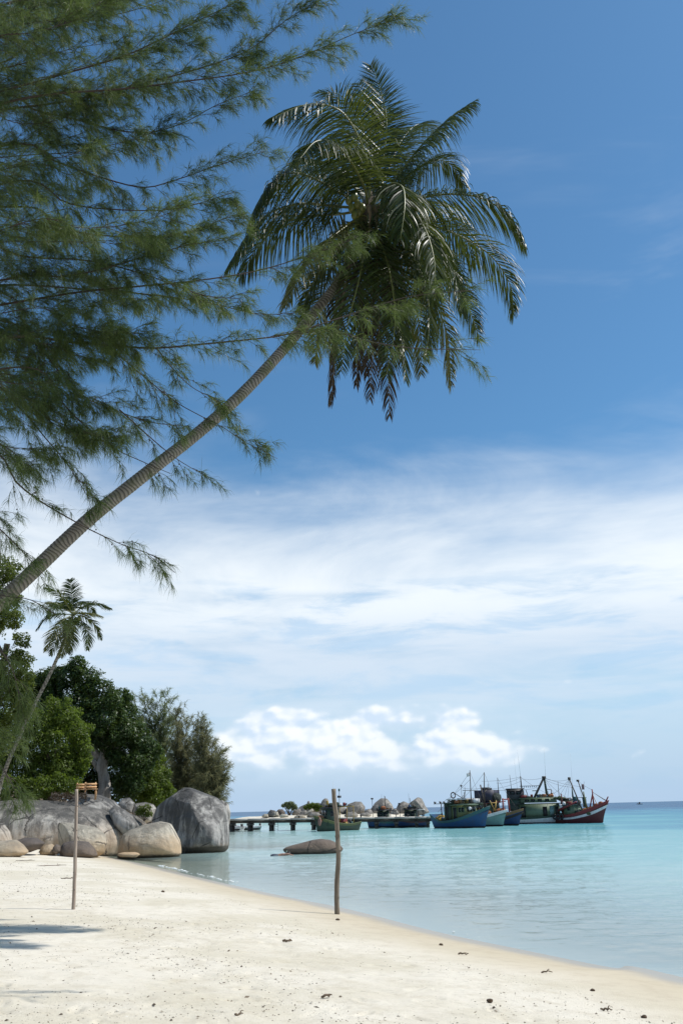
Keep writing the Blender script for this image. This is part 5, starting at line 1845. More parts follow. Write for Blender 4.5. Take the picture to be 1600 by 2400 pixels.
# second blue boat, only its bow clear
b = Boat('small deep blue fishing boat with red gantry, its bow beside the white-hulled boat', 1149, 121.0, 10.5, 3.1, rad(-44), 0.9, 2.2, 1.5, BLUE2, TIMB, rake=0.95, band=BLACK)
b.cabin(-2.2, 1.0, 1.15, 0.9, 3.1, GREEND, GREYD, windows=[(-0.2, 0.4, 2.2, 2.7)], doors=[(-1.5, -0.8, 1.0, 2.7)], front=2)
b.box('tarp_stack', -2.0, 1.0, -1.2, 1.2, 3.27, 4.9, NAVY)
b.pile('tarp_bundle', (1.1, 0.2, 3.8), 0.75, (0.9, 1.2, 1.0), M_NET, 8)
for s in (-0.8, 0.8):
    b.pole('gantry_leg', (3.0, s, 1.4), (3.0, s * 0.8, 3.7), 0.12, RED)
b.pole('gantry_bar', (3.0, -0.8, 3.55), (3.0, 0.8, 3.55), 0.10, RED)
b.pole('boom', (3.0, 0, 3.3), (-0.2, -1.6, 3.0), 0.07, RED)
b.pile('net_heap', (2.0, 0, 1.7), 0.8, (1.2, 1.1, 0.8), M_NET_O, 9)
b.pile('net_heap', (0.4, -1.0, 2.2), 0.5, (1.2, 0.8, 0.8), M_NET_G, 10)
b.pole('mast', (1.4, 0.5, 3.1), (1.4, 0.5, 6.6), 0.07, STEEL, 0.04)
b.line((1.4, 0.5, 6.5), (5.0, 0, 2.3))

b.o.scale = (0.8, 0.9, 0.88)
clutter(b, 10, 1.0, 3.4, 0.9, 1.2, 5)
clutter(b, 6, -2, 1, 1.0, 4.9, 6)

# big green boat lying broadside
b = Boat('largest boat, long sea-green cabin on a low white hull lying broadside', 1267, 126.0, 15.5, 4.2, rad(-7), 0.95, 2.6, 1.25, WHITE, GREEND, rake=1.2, transom=0.85, deckmat=TIMB)
b.cabin(-3.6, 3.0, 1.65, 0.85, 3.05, GREEN, GREEND, windows=[(1.35, 1.85, 1.9, 2.6)], doors=[(-3.4, -2.7, 0.95, 2.7), (0.2, 0.8, 0.95, 2.6), (2.2, 2.7, 0.95, 2.6)], over=0.35)
b.box('door_plaque', 1.25, 1.95, -1.72, -1.67, 1.1, 2.75, TEAL)
b.cabin(-3.3, 2.6, 1.45, 3.3, 4.0, GREEN, GREEN, windows=[(-2.6, -2.0, 3.5, 3.85), (-1.6, -1.0, 3.5, 3.85), (-0.5, 0.1, 3.5, 3.85), (0.7, 1.3, 3.5, 3.85)], name='upper_house', over=0.25)
b.cabin(-5.4, -2.6, 1.3, 3.9, 5.5, GREYD, GREYD, windows=[(-4.9, -4.2, 4.7, 5.2), (-3.9, -3.2, 4.7, 5.2)], name='wheelhouse', front=3)
b.box('wheelhouse_base', -5.3, -2.7, -1.25, 1.25, 2.4, 3.9, GREEND)
for s in (-0.9, 0.9):
    b.pole('gantry_leg', (-0.9, s, 4.1), (0.9, s * 0.3, 7.2), 0.16, STEEL)
    b.pole('gantry_leg', (1.2, s, 4.1), (1.0, s * 0.3, 7.2), 0.14, GREEND)
b.box('gantry_head', 0.65, 1.25, -0.45, 0.45, 7.1, 7.5, STEEL)
b.pole('davit', (1.9, -0.6, 4.1), (1.9, -0.6, 5.3), 0.07, STEEL)
b.pole('davit', (1.9, -0.6, 5.3), (1.2, -0.6, 5.4), 0.06, STEEL)
b.pole('davit', (-1.2, -0.6, 5.2), (-0.5, -0.5, 5.2), 0.07, STEEL)
b.pole('mast', (-2.9, 0, 5.5), (-2.9, 0, 7.6), 0.13, STEEL, 0.08)
b.pole('whip_aerial', (-2.9, 0, 7.6), (-3.05, 0, 11.9), 0.028, WHITE, 0.014)
b.pole('whip_aerial', (-3.6, 0.2, 5.6), (-3.7, 0.2, 10.6), 0.022, WHITE, 0.012)
b.pole('whip_aerial', (1.25, 0.2, 7.4), (1.45, 0.2, 12.0), 0.024, WHITE, 0.012)
b.pole('whip_aerial', (5.5, 0.2, 5.6), (5.7, 0.2, 11.0), 0.020, WHITE, 0.012)
for k in range(8):
    b.pole('lamp_string_bulb', (-2.8 + 0.34 * k, -0.2, 5.75), (-2.8 + 0.34 * k, -0.2, 5.98), 0.09, WHITE, 0.05)
b.pole('lamp_string_bar', (-3.2, -0.2, 6.0), (0.0, -0.2, 6.0), 0.05, STEEL)
b.pole('signal_mast', (5.4, 0.1, 3.0), (5.4, 0.1, 5.7), 0.22, GREEND, 0.07)
b.pole('yard', (4.6, 0.0, 3.9), (7.6, 0.1, 3.95), 0.06, STEEL)
b.box('fore_house', 3.4, 6.2, -1.3, 1.3, 1.3, 3.5, GREEND)
b.box('fore_roof', 3.2, 6.4, -1.5, 1.5, 3.5, 3.6, GREYD)
b.pile('net_heap', (3.1, -1.2, 3.9), 0.5, (1.2, 0.8, 0.7), M_NET_G, 12)
b.pile('tarp_bundle', (-4.4, -1.2, 2.6), 0.8, (1.2, 0.6, 0.8), M_NET, 13)
b.line((0.95, 0, 7.3), (-2.9, 0, 7.2), 0.25)
b.line((0.95, 0, 7.3), (7.6, 0, 5.6), 0.3)
b.line((0.95, 0, 7.0), (5.4, 0, 5.6), 0.25)
b.line((0.95, 0.4, 7.2), (3.0, 1.2, 3.9), 0.05)
b.line((-2.9, 0, 7.4), (-7.0, 0, 6.6), 0.3)
b.box('gangplank', -5.05, -4.6, -1.9, -1.75, 0.7, 2.1, TIMB)
for k in range(3):
    mb = MB()
    mb.ring((4.9 + 0.8 * k, -2.02 + 0.08 * k, 1.0), 0.36, 0.14, (0, 1, 0), 16, 7)
    mb.build('tyre_fender', BLACK, b.o, True)
b.pile('net_roll', (5.9, -1.75, 1.45), 0.75, (1.9, 0.5, 0.85), M_NET, 14)

b.o.scale = (0.8, 0.85, 0.8)
for k, (a_, c_) in enumerate((((-2.9, 0, 7.5), (-9.5, -3, 6.9)), ((-2.9, 0, 6.8), (-8.5, -3, 5.6)), ((5.4, 0.1, 5.6), (4.7, -2.6, 6.7)), ((0.95, 0, 7.2), (4.7, -2.6, 6.8)), ((-2.9, 0, 7.5), (3.0, 1.2, 4.1)), ((0.95, -0.4, 7.2), (4.8, -1.2, 3.7)))):
    b.line(a_, c_, 0.2 + 0.05 * k)
b.pole('mast', (3.2, 0.6, 4.0), (3.25, 0.6, 6.6), 0.06, STEEL, 0.035)
b.pole('mast', (-4.6, -0.5, 5.5), (-4.7, -0.5, 7.9), 0.05, STEEL, 0.03)
b.pole('davit', (-1.9, -0.9, 4.1), (-2.3, -1.3, 5.4), 0.06, STEEL)
clutter(b, 16, -3.0, 2.4, 1.3, 4.16, 7)
clutter(b, 8, 3.4, 6.0, 1.2, 3.6, 8)
clutter(b, 8, -3.4, 3.0, 1.9, 0.75, 9)

# red boat at the outer end
b = Boat('red-bowed fishing boat with leaning booms and orange nets, outermost of the fleet', 1356, 123.0, 9.0, 3.3, rad(-42), 1.2, 3.2, 1.3, MAROON, RED, boot=MAROON, rake=1.5, band=WHITE)
b.pole('stem_post', (4.9, 0, 2.4), (5.95, 0, 3.75), 0.17, RED, 0.09)
b.pole('boom', (1.1, -0.5, 1.6), (-0.95, -0.6, 6.6), 0.12, STEEL, 0.10)
b.pole('boom', (1.6, 0.4, 1.8), (0.1, 0.4, 6.3), 0.10, STEEL, 0.08)
b.box('boom_head', -1.15, -0.75, -0.75, -0.45, 6.4, 6.8, STEEL)
b.box('boom_head', -0.1, 0.3, 0.25, 0.55, 6.1, 6.4, STEEL)
b.pole('post', (1.7, -0.3, 1.5), (1.45, -0.3, 4.6), 0.14, OLIVE, 0.09)
b.pole('winch_post', (3.0, 0, 1.8), (3.0, 0, 4.9), 0.15, RED, 0.10)
b.pole('winch_strut', (3.0, 0, 4.2), (2.6, -0.8, 2.0), 0.11, RED)
b.pole('winch_strut', (3.0, 0, 4.2), (3.5, 0.7, 2.0), 0.08, WHITE)
b.pole('otter_boom', (-3.4, -1.2, 1.9), (0.6, -1.5, 3.1), 0.20, RED, 0.13)
b.pole('gallows_post', (-2.9, -0.6, 1.4), (-2.9, -0.6, 4.4), 0.13, MAROON, 0.10)
b.box('otter_board', -1.2, -0.3, 0.3, 0.42, 2.3, 3.9, TEALD)
b.box('otter_board', 0.5, 1.2, 0.6, 0.72, 2.3, 3.8, TEALD)
b.cabin(-2.4, -0.2, 1.1, 1.0, 2.6, GREEN, TEALD, windows=[(-1.6, -1.1, 1.9, 2.35)], doors=())
for c, r, sd, mt in (((2.6, -0.6, 1.9), 0.55, 20, M_NET_O), ((1.7, -0.8, 1.7), 0.5, 21, M_NET_O), ((3.7, -0.2, 2.35), 0.5, 22, M_NET_O), ((0.6, -1.0, 1.6), 0.5, 23, M_NET), ((-3.3, 0, 2.2), 0.55, 24, M_NET_G), ((-0.3, 0.5, 3.0), 0.4, 25, M_NET), ((4.4, 0, 2.75), 0.4, 26, M_NET_O)):
    b.pile('net_heap', c, r, (1.2, 1.0, 0.85), mt, sd)
b.pile('ice_sack', (-2.9, -0.9, 2.4), 0.33, (1, 1, 1.2), WHITE, 27)
b.pile('ice_sack', (-2.3, -0.9, 2.9), 0.30, (1, 1, 1.1), WHITE, 28)
b.pole('flag_staff', (1.1, 0.4, 5.0), (1.35, 0.4, 6.1), 0.02, STEEL)
mb = MB()
mb.box(0.75, 1.25, 0.39, 0.41, 4.9, 5.7)
mb.build('flag', pt('faded_flag', (0.5, 0.33, 0.33)), b.o)
for e in ((-4.4, 0, 3.6), (-3.4, 0, 2.9), (-5.0, 0, 4.4), (-2.6, 0.4, 2.7)):
    b.line((-0.95, -0.6, 6.5), e, 0.2)
b.line((0.1, 0.4, 6.2), (3.0, 0, 4.8), 0.1)
for s in (-0.5, 0, 0.5):
    b.line((3.0, 0, 4.5), (5.4, s * 0.4, 3.2), 0.02, 0.03)
b.line((0.2, 0.4, 6.0), (1.7, -0.9, 2.0), 0.1)
for k in range(3):
    mb = MB()
    mb.ring((-3.9 + 0.7 * k, -1.75, 1.0), 0.33, 0.13, (0, 1, 0), 16, 7)
    mb.build('tyre_fender', BLACK, b.o, True)

b.o.scale = (0.72, 0.85, 0.84)
clutter(b, 12, -3.0, 3.2, 1.0, 1.2, 10)
clutter(b, 5, -2.4, -0.2, 0.9, 2.75, 11)

# green boat alone in front of the jetty, bow to the left
b = Boat('dark green fishing boat with olive rail and yellow frame, lying before the jetty', 788, 113.5, 7.4, 2.8, rad(180 + 28), 0.75, 1.75, 0.95, GREEND, OLIVE, boot=GREEND, rake=0.5, transom=0.85, group='fishing boats along the jetty')
b.cabin(0.2, 2.3, 1.05, 0.6, 2.55, GREEND, GREYD, windows=[(0.5, 0.9, 1.7, 2.2), (1.3, 1.7, 1.7, 2.2)], doors=(), front=2)
for x, y in ((0.0, -1.0), (0.0, 1.0), (-2.6, -1.0), (-2.6, 1.0)):
    b.pole('frame_post', (x, y, 0.7), (x, y, 2.7), 0.06, YELLOW)
for y in (-1.0, 1.0):
    b.pole('frame_rail', (0.0, y, 2.7), (-2.7, y, 2.75), 0.055, YELLOW)
b.box('frame_roof', -2.5, -0.1, -1.05, 1.05, 2.76, 2.84, GREYD)
for q in ((0.5, -0.6, 2.7), (1.0, 0.3, 2.7), (1.6, -0.5, 2.7), (2.0, 0.4, 2.7), (-0.4, 0.2, 2.85), (-1.0, -0.5, 2.85), (-1.6, 0.4, 2.85)):
    b.lamp(q)
b.pile('net_heap', (1.0, 0.0, 2.9), 0.45, (1.4, 1.1, 0.6), M_NET, 31)
b.pile('net_heap', (-0.5, 0.0, 2.95), 0.35, (1.4, 1.1, 0.5), WHITE, 32)
b.pole('mast', (-0.6, 0, 2.8), (-0.6, 0, 4.7), 0.035, GREYD)
b.box('radar_box', -0.85, -0.35, -0.2, 0.2, 3.75, 4.0, GREYD)
b.box('lantern', -0.7, -0.5, -0.1, 0.1, 4.5, 4.8, TEALD)
b.pole('whip_aerial', (0.5, 0, 2.7), (0.5, 0, 5.6), 0.02, WHITE)
b.box('fish_crate', -1.7, -0.4, -0.75, 0.5, 0.55, 1.35, RED)
b.box('ice_chest', -2.9, -2.2, -0.6, 0.3, 0.6, 1.0, TEAL)
b.pile('net_heap', (3.0, 0, 1.3), 0.6, (1.0, 1.2, 0.9), M_NET_O, 33)
b.pile('fender_buoy', (3.55, 0.75, 1.1), 0.42, (0.6, 0.8, 1.1), pt('faded_pink', (0.42, 0.22, 0.17)), 34)
b.line((3.9, 0, 1.7), (5.0, 0.4, 0.0), 0.02, 0.02, ROPE, 'mooring_rope')

b.o.scale = (0.72, 0.85, 1.0)
clutter(b, 8, -3.0, -0.2, 0.9, 0.6, 12)
clutter(b, 8, -2.4, 2.0, 0.9, 2.75, 13)

# two boats lying on the far side of the jetty
for lab, px, yw, hm, cm, sd in (('blue-hulled fishing boat with dark cabin behind the jetty, nearer the thick pole', 898, 176, BLUE, GREEND, 1), ('dark blue fishing boat with pale awning behind the jetty, next to the big blue boat', 962, 172, BLUE2, GREEND, 2)):
    b = Boat(lab, px, 125.5 - 1.0 * sd, 5.0 if sd == 1 else 5.2, 2.3, rad(yw), 0.75, 1.35, 0.95, hm, TEALD if sd == 1 else MAROON, rake=0.4, transom=0.85, group='fishing boats along the jetty')
    b.cabin(-0.9, 1.0, 0.9, 0.5, 2.25, cm, GREYD, windows=[(-0.6, -0.1, 1.5, 2.0), (0.2, 0.7, 1.5, 2.0)], doors=(), over=0.3, front=2)
    for q in ((-0.6, -0.5, 2.4), (0.0, 0.3, 2.4), (0.5, -0.4, 2.4), (1.0, 0.2, 2.35), (-1.2, -0.2, 2.3)):
        b.lamp(q)
    for x in (-2.0, -1.1):
        for y in (-0.8, 0.8):
            b.pole('awning_post', (x, y, 0.6), (x, y, 2.2), 0.04, GREYD)
    b.box('awning', -2.2, -0.95, -0.95, 0.95, 2.2, 2.27, WHITE if sd == 2 else GREYD)
    b.pile('net_heap', (-1.6, -0.2, 1.0), 0.5, (1.2, 1.0, 0.8), M_NET if sd == 2 else M_NET_O, 40 + sd)
    b.pile('ice_sack', (0.2, -0.5, 2.5), 0.28, (1.3, 1, 0.6), WHITE, 44 + sd)
    b.pole('mast', (1.7, 0, 0.9), (1.75, 0, 3.9 if sd == 1 else 3.2), 0.045, GREYD)
    b.box('mast_light', 1.55, 1.95, -0.15, 0.15, 3.75 if sd == 1 else 3.0, 3.95 if sd == 1 else 3.2, GREYD)
    b.pole('whip_aerial', (0.2, 0.3, 2.3), (0.2, 0.3, 4.4), 0.018, GREYD)
    b.o.scale = (0.82, 1, 0.95)
    clutter(b, 7, -0.8, 0.9, 0.8, 2.4, 14 + sd)
    clutter(b, 5, -2.0, -1.0, 0.7, 0.5, 18 + sd)

# skiffs behind the shore end of the jetty
for k, (lab, px, D, c) in enumerate((('small white skiff seen under the jetty deck, next to the peaked boulder', 543, 131, WHITE), ('small grey skiff seen under the jetty deck, middle of three', 562, 133, GREYD), ('small pale skiff seen under the jetty deck, farthest from the rocks', 580, 132, TEAL))):
    b = Boat(lab, px, D, 3.4, 1.3, rad(150 + 14 * k), 0.42, 0.72, 0.5, c, WHITE, rake=0.5, transom=0.9, name='skiff', group='skiffs under the jetty')
    b.box('thwart', -0.6, -0.3, -0.5, 0.5, 0.36, 0.40, TIMB)
    b.box('outboard_motor', -1.9, -1.65, -0.13, 0.13, 0.25, 0.85, BLACK)

# far-off boat under the horizon
b = Boat('tiny dark boat far out on the horizon', 1500, 1000, 5.2, 1.9, rad(160), 0.7, 1.3, 0.8, GREYD, WHITE, rake=0.5, name='motor_boat', group='none')
del b.o['group']
b.cabin(-0.6, 1.0, 0.75, 0.6, 2.2, GREYD, GREYD, windows=[(-0.3, 0.5, 1.4, 1.9)])
b.pile('white_bow_wave', (2.9, 0, 0.25), 0.6, (1.2, 0.8, 0.6), WHITE, 3)

# ------------------------------------------------------------------ benches on the rock
M_SLAT = wood('bench_timber', (0.50, 0.28, 0.13), (0.66, 0.42, 0.22), 0.6)


def bench(px, py, D, label, w, yaw):
    p = P(px, py, D)
    root = empty('bench', p)
    root.rotation_euler = (0, 0, yaw)
    tag(root, label, 'bench', 'benches on the humped boulder')
    for s in (-1, 1):
        x = s * (w / 2 - 0.08)
        mb = MB()
        mb.bar((x, -0.20, -0.25), (x, -0.20, 0.38), 0.06, 0.06)
        mb.build('leg', M_TAR if s < 0 else M_SLAT, root)
        mb = MB()
        mb.bar((x, 0.20, -0.25), (x, 0.30, 0.86), 0.06, 0.06)
        mb.build('leg', M_SLAT, root)
        mb = MB()
        mb.bar((x, -0.24, 0.36), (x, 0.24, 0.36), 0.05, 0.06)
        mb.build('seat_bearer', M_SLAT, root)
    for y in (-0.20, -0.04, 0.12):
        mb = MB()
        mb.box(-w / 2, w / 2, y - 0.065, y + 0.065, 0.393, 0.43)
        mb.build('seat_slat', M_SLAT, root)
    for z in (0.56, 0.74):
        mb = MB()
        mb.bar((-w / 2, 0.215 + 0.09 * (z - 0.4), z), (w / 2, 0.215 + 0.09 * (z - 0.4), z), 0.035, 0.115)
        mb.build('back_slat', M_SLAT, root)


bench(213, 1865, 61.4, 'wooden slatted bench facing the sea on the humped boulder, right of the pair', 0.80, rad(24))
bench(190, 1866, 62.2, 'wooden slatted bench half hidden by the bush, left of the pair', 0.66, rad(20))

# ------------------------------------------------------------------ the two poles on the sand
M_POLE = wood('weathered_pole', (0.115, 0.088, 0.062), (0.24, 0.195, 0.145), 1.0)
M_POLE_THIN = wood('pale_pole', (0.24, 0.185, 0.145), (0.40, 0.325, 0.26), 1.0)


def pole(pts, wpx, label, mat, seed, twig=None):
    foot = hit(*pts[0])
    D = foot[1]
    root = empty('wooden_pole', foot)
    tag(root, label, 'pole')
    w = [P(a, b, D + 0.02 * k) - foot for k, (a, b) in enumerate(pts)]
    w[0] = np.array([0, 0, -0.35])
    c, L = resample(spline(w, per=8), 50)
    u = np.linspace(0, 1, 50)
    rr = 0.5 * wpx * D / F * (1.04 - 0.12 * u)
    n = 14
    mb = MB()
    mb.tube(c, rr * (1 + 0.035 * fbm(np.c_[u * 16, 0 * u, 0 * u + seed], 3, seed)), n)
    V = mb.v[0]
    V = V + 0.006 * np.stack([fbm(V * [30, 30, 4] + 3 * k, 2, seed + k) for k in range(3)], -1)
    mesh_np('shaft', V, [np.vstack(mb.q), np.vstack(mb.t)], mat, root, True)
    rg = np.random.default_rng(seed)
    for k in range(7):                       # knots
        i = rg.integers(8, 48)
        a = rg.uniform(2.6, 6.4)
        mb = MB()
        mb.ball(c[i] + np.array([math.cos(a), math.sin(a), 0]) * rr[i] * 0.92, rr[i] * 0.28, (1, 1, 1.5), 7, 5)
        mb.build('knot', M_BARK_DARK, root, True)
    if twig:
        a, b_ = P(*twig[0], D - 0.05) - foot, P(*twig[1], D - 0.10) - foot
        mb = MB()
        mb.tube(spline([a, (a + b_) / 2 + [0, 0, 0.02], b_], n=6), np.linspace(0.012, 0.004, 6), 5)
        mb.build('twig_stub', mat, root)
    return root


pole([(790, 2143), (789, 2080), (793, 2010), (791, 1960), (788, 1915), (783, 1875), (781.5, 1849)], 10.6, 'thick crooked weathered pole standing at the water edge', M_POLE, 3)
pole([(173.5, 2132), (175.5, 2060), (177.5, 1980), (179.5, 1900), (180, 1850)], 7.6, 'thin straight pale pole standing on the sand in front of the boulders', M_POLE_THIN, 5, twig=((181, 1889), (192, 1897)))


# ------------------------------------------------------------------ the swimmer
def m_skin(T):
    return T.node('ShaderNodeBsdfPrincipled', Base_Color=(0.30, 0.165, 0.11), Roughness=0.4).outputs[0]


def swimmer():
    c = G(664, 2005, 0.0)
    root = empty('person', c)
    root.rotation_euler = (0, 0, rad(12))
    tag(root, 'person swimming face down in the shallows left of the low brown rock', 'person')
    J = {'pelvis': ((-0.55, 0, -0.06), 0.135), 'waist': ((-0.36, 0, -0.03), 0.115), 'chest': ((-0.12, 0, 0.02), 0.15), 'neck': ((0.10, 0, 0.06), 0.058), 'jaw': ((0.19, 0, 0.055), 0.078), 'head': ((0.29, 0, 0.085), 0.098), 'top': ((0.36, 0, 0.10), 0.062)}
    E = [('pelvis', 'waist'), ('waist', 'chest'), ('chest', 'neck'), ('neck', 'jaw'), ('jaw', 'head'), ('head', 'top')]
    for s, nm in ((1, 'l'), (-1, 'r')):
        bend = 0.02 if s > 0 else -0.06
        J[nm + 'sh'] = ((0.00, 0.19 * s, 0.02), 0.068)
        J[nm + 'el'] = ((0.20, 0.30 * s, 0.10 if s < 0 else -0.06), 0.044)
        J[nm + 'wr'] = ((0.43, 0.22 * s, 0.03 if s < 0 else -0.10), 0.030)
        J[nm + 'pa'] = ((0.50, 0.20 * s, 0.0 if s < 0 else -0.12), 0.038)
        J[nm + 'hi'] = ((-0.62, 0.10 * s, -0.08), 0.095)
        J[nm + 'kn'] = ((-1.02, 0.12 * s, -0.16 + bend), 0.060)
        J[nm + 'an'] = ((-1.42, 0.12 * s, -0.12 + 2 * bend), 0.038)
        J[nm + 'to'] = ((-1.60, 0.13 * s, -0.17 + 2 * bend), 0.030)
        E += [('chest', nm + 'sh'), (nm + 'sh', nm + 'el'), (nm + 'el', nm + 'wr'), (nm + 'wr', nm + 'pa'), ('pelvis', nm + 'hi'), (nm + 'hi', nm + 'kn'), (nm + 'kn', nm + 'an'), (nm + 'an', nm + 'to')]
        for k in range(5):
            q = -0.034 + 0.017 * k
            z = J[nm + 'pa'][0][2]
            J[f'{nm}f{k}'] = ((0.50 + (0.085 - 0.02 * abs(k - 2) if k else 0.03), 0.20 * s + q * 1.4 * s, z - 0.015), 0.009)
            E.append((nm + 'pa', f'{nm}f{k}'))
    keys = list(J)
    me = bpy.data.meshes.new('person_body')
    me.from_pydata([J[k][0] for k in keys], [(keys.index(a), keys.index(b_)) for a, b_ in E], [])
    bm = bmesh.new()
    bm.from_mesh(me)
    lay = bm.verts.layers.skin.verify()
    bm.verts.ensure_lookup_table()
    for i, k in enumerate(keys):
        bm.verts[i][lay].radius = (J[k][1], J[k][1])
        bm.verts[i][lay].use_root = k == 'pelvis'
    bm.to_mesh(me)
    bm.free()
    o = link('body', me, material('skin', m_skin), root)
    o.modifiers.new('skin', 'SKIN')
    sb = o.modifiers.new('subdivision', 'SUBSURF')
    sb.levels = sb.render_levels = 1
    mb = MB()
    mb.ball((0.31, 0, 0.105), 0.108, (1.0, 0.92, 0.86), 14, 10)
    mb.build('hair', BLACK, root, True)
    mb = MB()
    mb.tube([(-0.30, 0, -0.03), (-0.42, 0, -0.04), (-0.56, 0, -0.06), (-0.70, 0, -0.09)], [0.125, 0.142, 0.165, 0.16], 14)
    mb.build('shorts', pt('swim_shorts', (0.03, 0.04, 0.08)), root, True)
    mb = MB()
    mb.tube([(0.20, 0.05, -0.06), (0.17, 0.11, 0.05), (0.19, 0.13, 0.16), (0.22, 0.125, 0.24)], [0.012] * 4, 6)
    mb.build('snorkel', pt('snorkel', (0.45, 0.75, 0.62)), root, True)


swimmer()

# ------------------------------------------------------------------ things lying on the sand
M_DRIFT = wood('driftwood', (0.08, 0.055, 0.035), (0.17, 0.12, 0.075), 3.0)
M_HUSKY = net_mat('coconut_husk_fibre', (0.05, 0.03, 0.02), (0.15, 0.095, 0.055))


def husk(px, py, size, label, seed, sc=(1.2, 1, 0.7)):
    p = hit(px, py)
    V, Fc = ico(3)
    W = V * (1 + 0.35 * fbm(V * 1.8 + seed, 3, seed)[:, None]) * size * np.asarray(sc)
    o = mesh_np('coconut_husk', W, Fc, M_HUSKY, None, True, loc=p + [0, 0, size * 0.35])
    tag(o, label, 'husk', 'flotsam on the sand')


def stick(px, py, ln, yaw, label, seed, r=0.014):
    p = hit(px, py)
    rg = np.random.default_rng(seed)
    d = np.array([math.cos(yaw), math.sin(yaw), 0])
    t = np.linspace(-0.5, 0.5, 9)[:, None]
    c = t * d * ln + np.c_[rg.normal(0, ln * 0.02, (9, 2)), 0.012 + 0.02 * rg.random(9)]
    mb = MB()
    mb.tube(spline(c, n=17), r * np.interp(np.linspace(0, 1, 17), [0, 0.2, 1], [0.7, 1, 0.45]), 6)
    mb.tube(spline([c[5], c[6] + [0, ln * 0.08, 0.02], c[6] + [0.02, ln * 0.2, 0.015]], n=6), np.linspace(r * 0.6, r * 0.25, 6), 5)
    o = mb.build('driftwood_stick', M_DRIFT, None, True, loc=p)
    tag(o, label, 'driftwood', 'flotsam on the sand')


husk(1147, 2349, 0.029, 'dark lump of coconut husk low on the sand, right of centre foreground', 1)
husk(1033, 2216, 0.030, 'small dark husk on the smooth sand near the waterline', 2)
husk(791, 2157, 0.036, 'dark husk lying just in front of the thick pole', 3)
husk(1388, 2323, 0.024, 'little brown husk near the damp sand at the right', 4)
husk(1508, 2386, 0.026, 'brown husk at the bottom right corner of the sand', 5)
husk(382, 2091, 0.040, 'lone dark husk on the pale sand between the two poles', 6)
husk(20, 1990, 0.072, 'brown husk on the sand by the tan slab', 7)
stick(673, 2209, 0.150, 0.1, 'short flat piece of driftwood on the sand below the thick pole', 11, 0.022)
stick(765, 2340, 0.120, 0.4, 'forked twig on the sand in the middle foreground', 12)
stick(1085, 2239, 0.165, -0.2, 'thin twig on the sand right of the smooth patch', 13)
stick(160, 2060, 0.450, 0.05, 'dark stick in the strand line beside the thin pole', 14, 0.02)
stick(120, 2030, 1.200, 0.35, 'long dark twig in the strand line in front of the boulders', 15, 0.018)
stick(60, 2018, 0.900, -0.1, 'slender twig near the tan slab at the left edge', 16, 0.016)
stick(1280, 2282, 0.150, 0.0, 'small stick on the sand towards the lower right water edge', 17, 0.012)
stick(1420, 2372, 0.120, -0.15, 'short pale-ended stick close to the bottom right corner husk', 18, 0.012)
stick(560, 2385, 0.105, 0.8, 'tiny twig at the bottom of the picture left of centre', 19, 0.010)


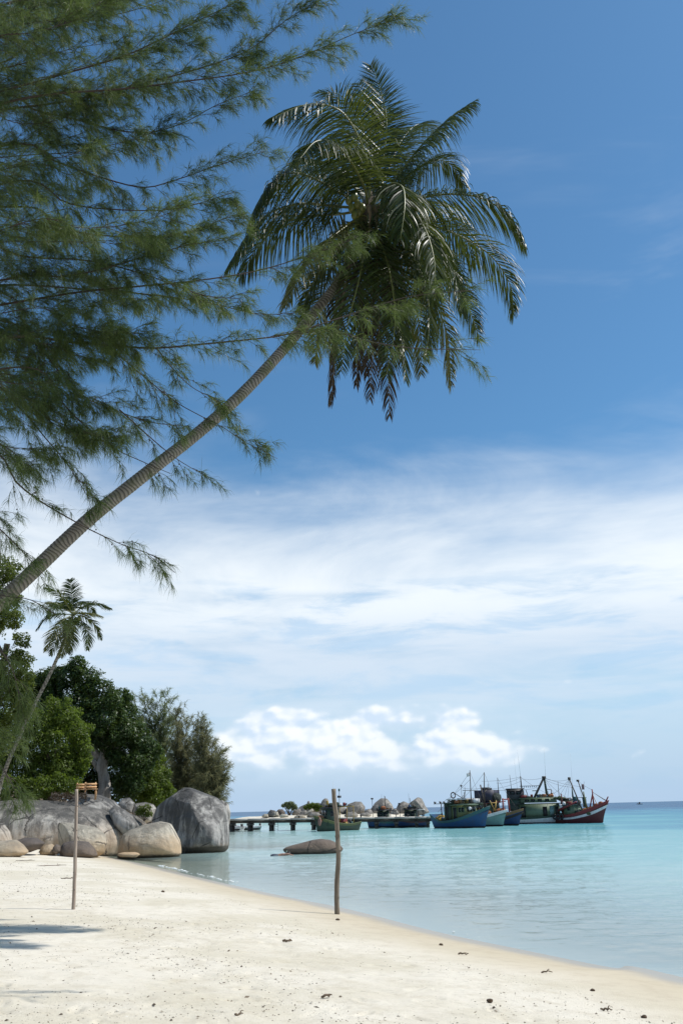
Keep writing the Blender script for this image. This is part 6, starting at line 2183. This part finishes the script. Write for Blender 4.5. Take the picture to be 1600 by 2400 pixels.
def litter():
    """countless crumbs of shell, leaf and coral over the dry sand"""
    rg = np.random.default_rng(9)
    n = 42000
    px = rg.uniform(-60, 1660, n)
    v = rg.random(n)
    d = 5.2 + 38 * v ** 1.6
    x = (px - 800) / F * d * 1.03
    xy = np.c_[x, d]
    s = shore(xy)
    patch = fbm(np.c_[xy * 0.45, np.zeros(n)], 3, 6)
    wrack = np.exp(-((s - 6.5 - 1.2 * fbm(np.c_[xy * 0.25, np.zeros(n)], 2, 8)) / 0.35) ** 2)
    keep = (s > 2.6) & (rg.random(n) < np.clip(0.34 + 1.3 * patch + 1.2 * wrack, 0.04, 1))
    xy, s = xy[keep], s[keep]
    n = len(xy)
    p = np.c_[xy, ground_z(xy, s, True)]
    sz = rg.lognormal(math.log(0.0042), 0.45, n)[:, None] * (1 + 0.02 * xy[:, 1:2])
    yaw = rg.uniform(0, 6.28, n)
    a = np.c_[np.cos(yaw), np.sin(yaw), rg.normal(0, 0.2, n)]
    b_ = np.c_[-np.sin(yaw), np.cos(yaw), rg.normal(0, 0.2, n)]
    el = rg.uniform(1.0, 2.6, n)[:, None]
    up = np.array([0, 0, 1.0])
    V = np.stack([p + a * sz * el, p + b_ * sz, p - a * sz * el, p - b_ * sz, p + up * sz * rg.uniform(0.5, 1.1, (n, 1))], 1).reshape(-1, 3)
    i = (np.arange(n) * 5)[:, None]
    Tr = np.vstack([i + np.array([[0, 1, 4]]), i + np.array([[1, 2, 4]]), i + np.array([[2, 3, 4]]), i + np.array([[3, 0, 4]])])
    var = np.repeat(rg.random(n), 5)

    def fn(T):
        a_ = T.node('ShaderNodeAttribute', {'attribute_name': 'var'}).outputs['Fac']
        c = T.ramp(a_, [(0.0, (0.05, 0.035, 0.022)), (0.45, (0.12, 0.09, 0.06)), (0.70, (0.24, 0.19, 0.13)), (0.85, (0.5, 0.45, 0.36)), (1.0, (0.66, 0.62, 0.54))])
        return T.node('ShaderNodeBsdfPrincipled', Base_Color=c, Roughness=0.9).outputs[0]
    o = mesh_np('beach_litter', V, Tr, material('beach_litter', fn), None, False, {'var': var})
    tag(o, 'crumbs of coral, shell and leaf strewn over the dry sand', 'litter', kind='stuff')


litter()


def foam():
    """thin broken foam where the last wavelet runs up the sand"""
    rg = np.random.default_rng(12)
    mb = MB()
    L = np.r_[[0], np.cumsum(np.linalg.norm(np.diff(WLs, axis=0), axis=1))]
    t0 = WLs[np.argmin(abs(WLs[:, 1] - 9))]
    for k in range(110):
        y = rg.uniform(9, 50)
        near = rg.random() < 0.55
        if near:
            y = rg.uniform(34, 47)
        i = np.argmin(abs(WLs[:40, 1] - y))
        x = np.interp(y, WLs[3:70, 1], WLs[3:70, 0])
        off = rg.normal(0.35, 0.07) if near else rg.normal(0.22, 0.04)
        if not near and math.sin(y * 1.7) + math.sin(y * 0.63 + 1) < 0.7:
            continue
        r = rg.uniform(0.006, 0.018) if not near else rg.uniform(0.01, 0.04)
        mb.ball((x + off, y + 0.5 * off, 0.012), r, (2.2, 1.6, 0.35), 6, 4)
    o = mb.build('foam', material('foam', lambda T: T.node('ShaderNodeBsdfPrincipled', Base_Color=(0.85, 0.87, 0.86), Roughness=0.8).outputs[0]), None, True)
    tag(o, 'thin white foam along the water edge', 'foam', kind='stuff')


foam()
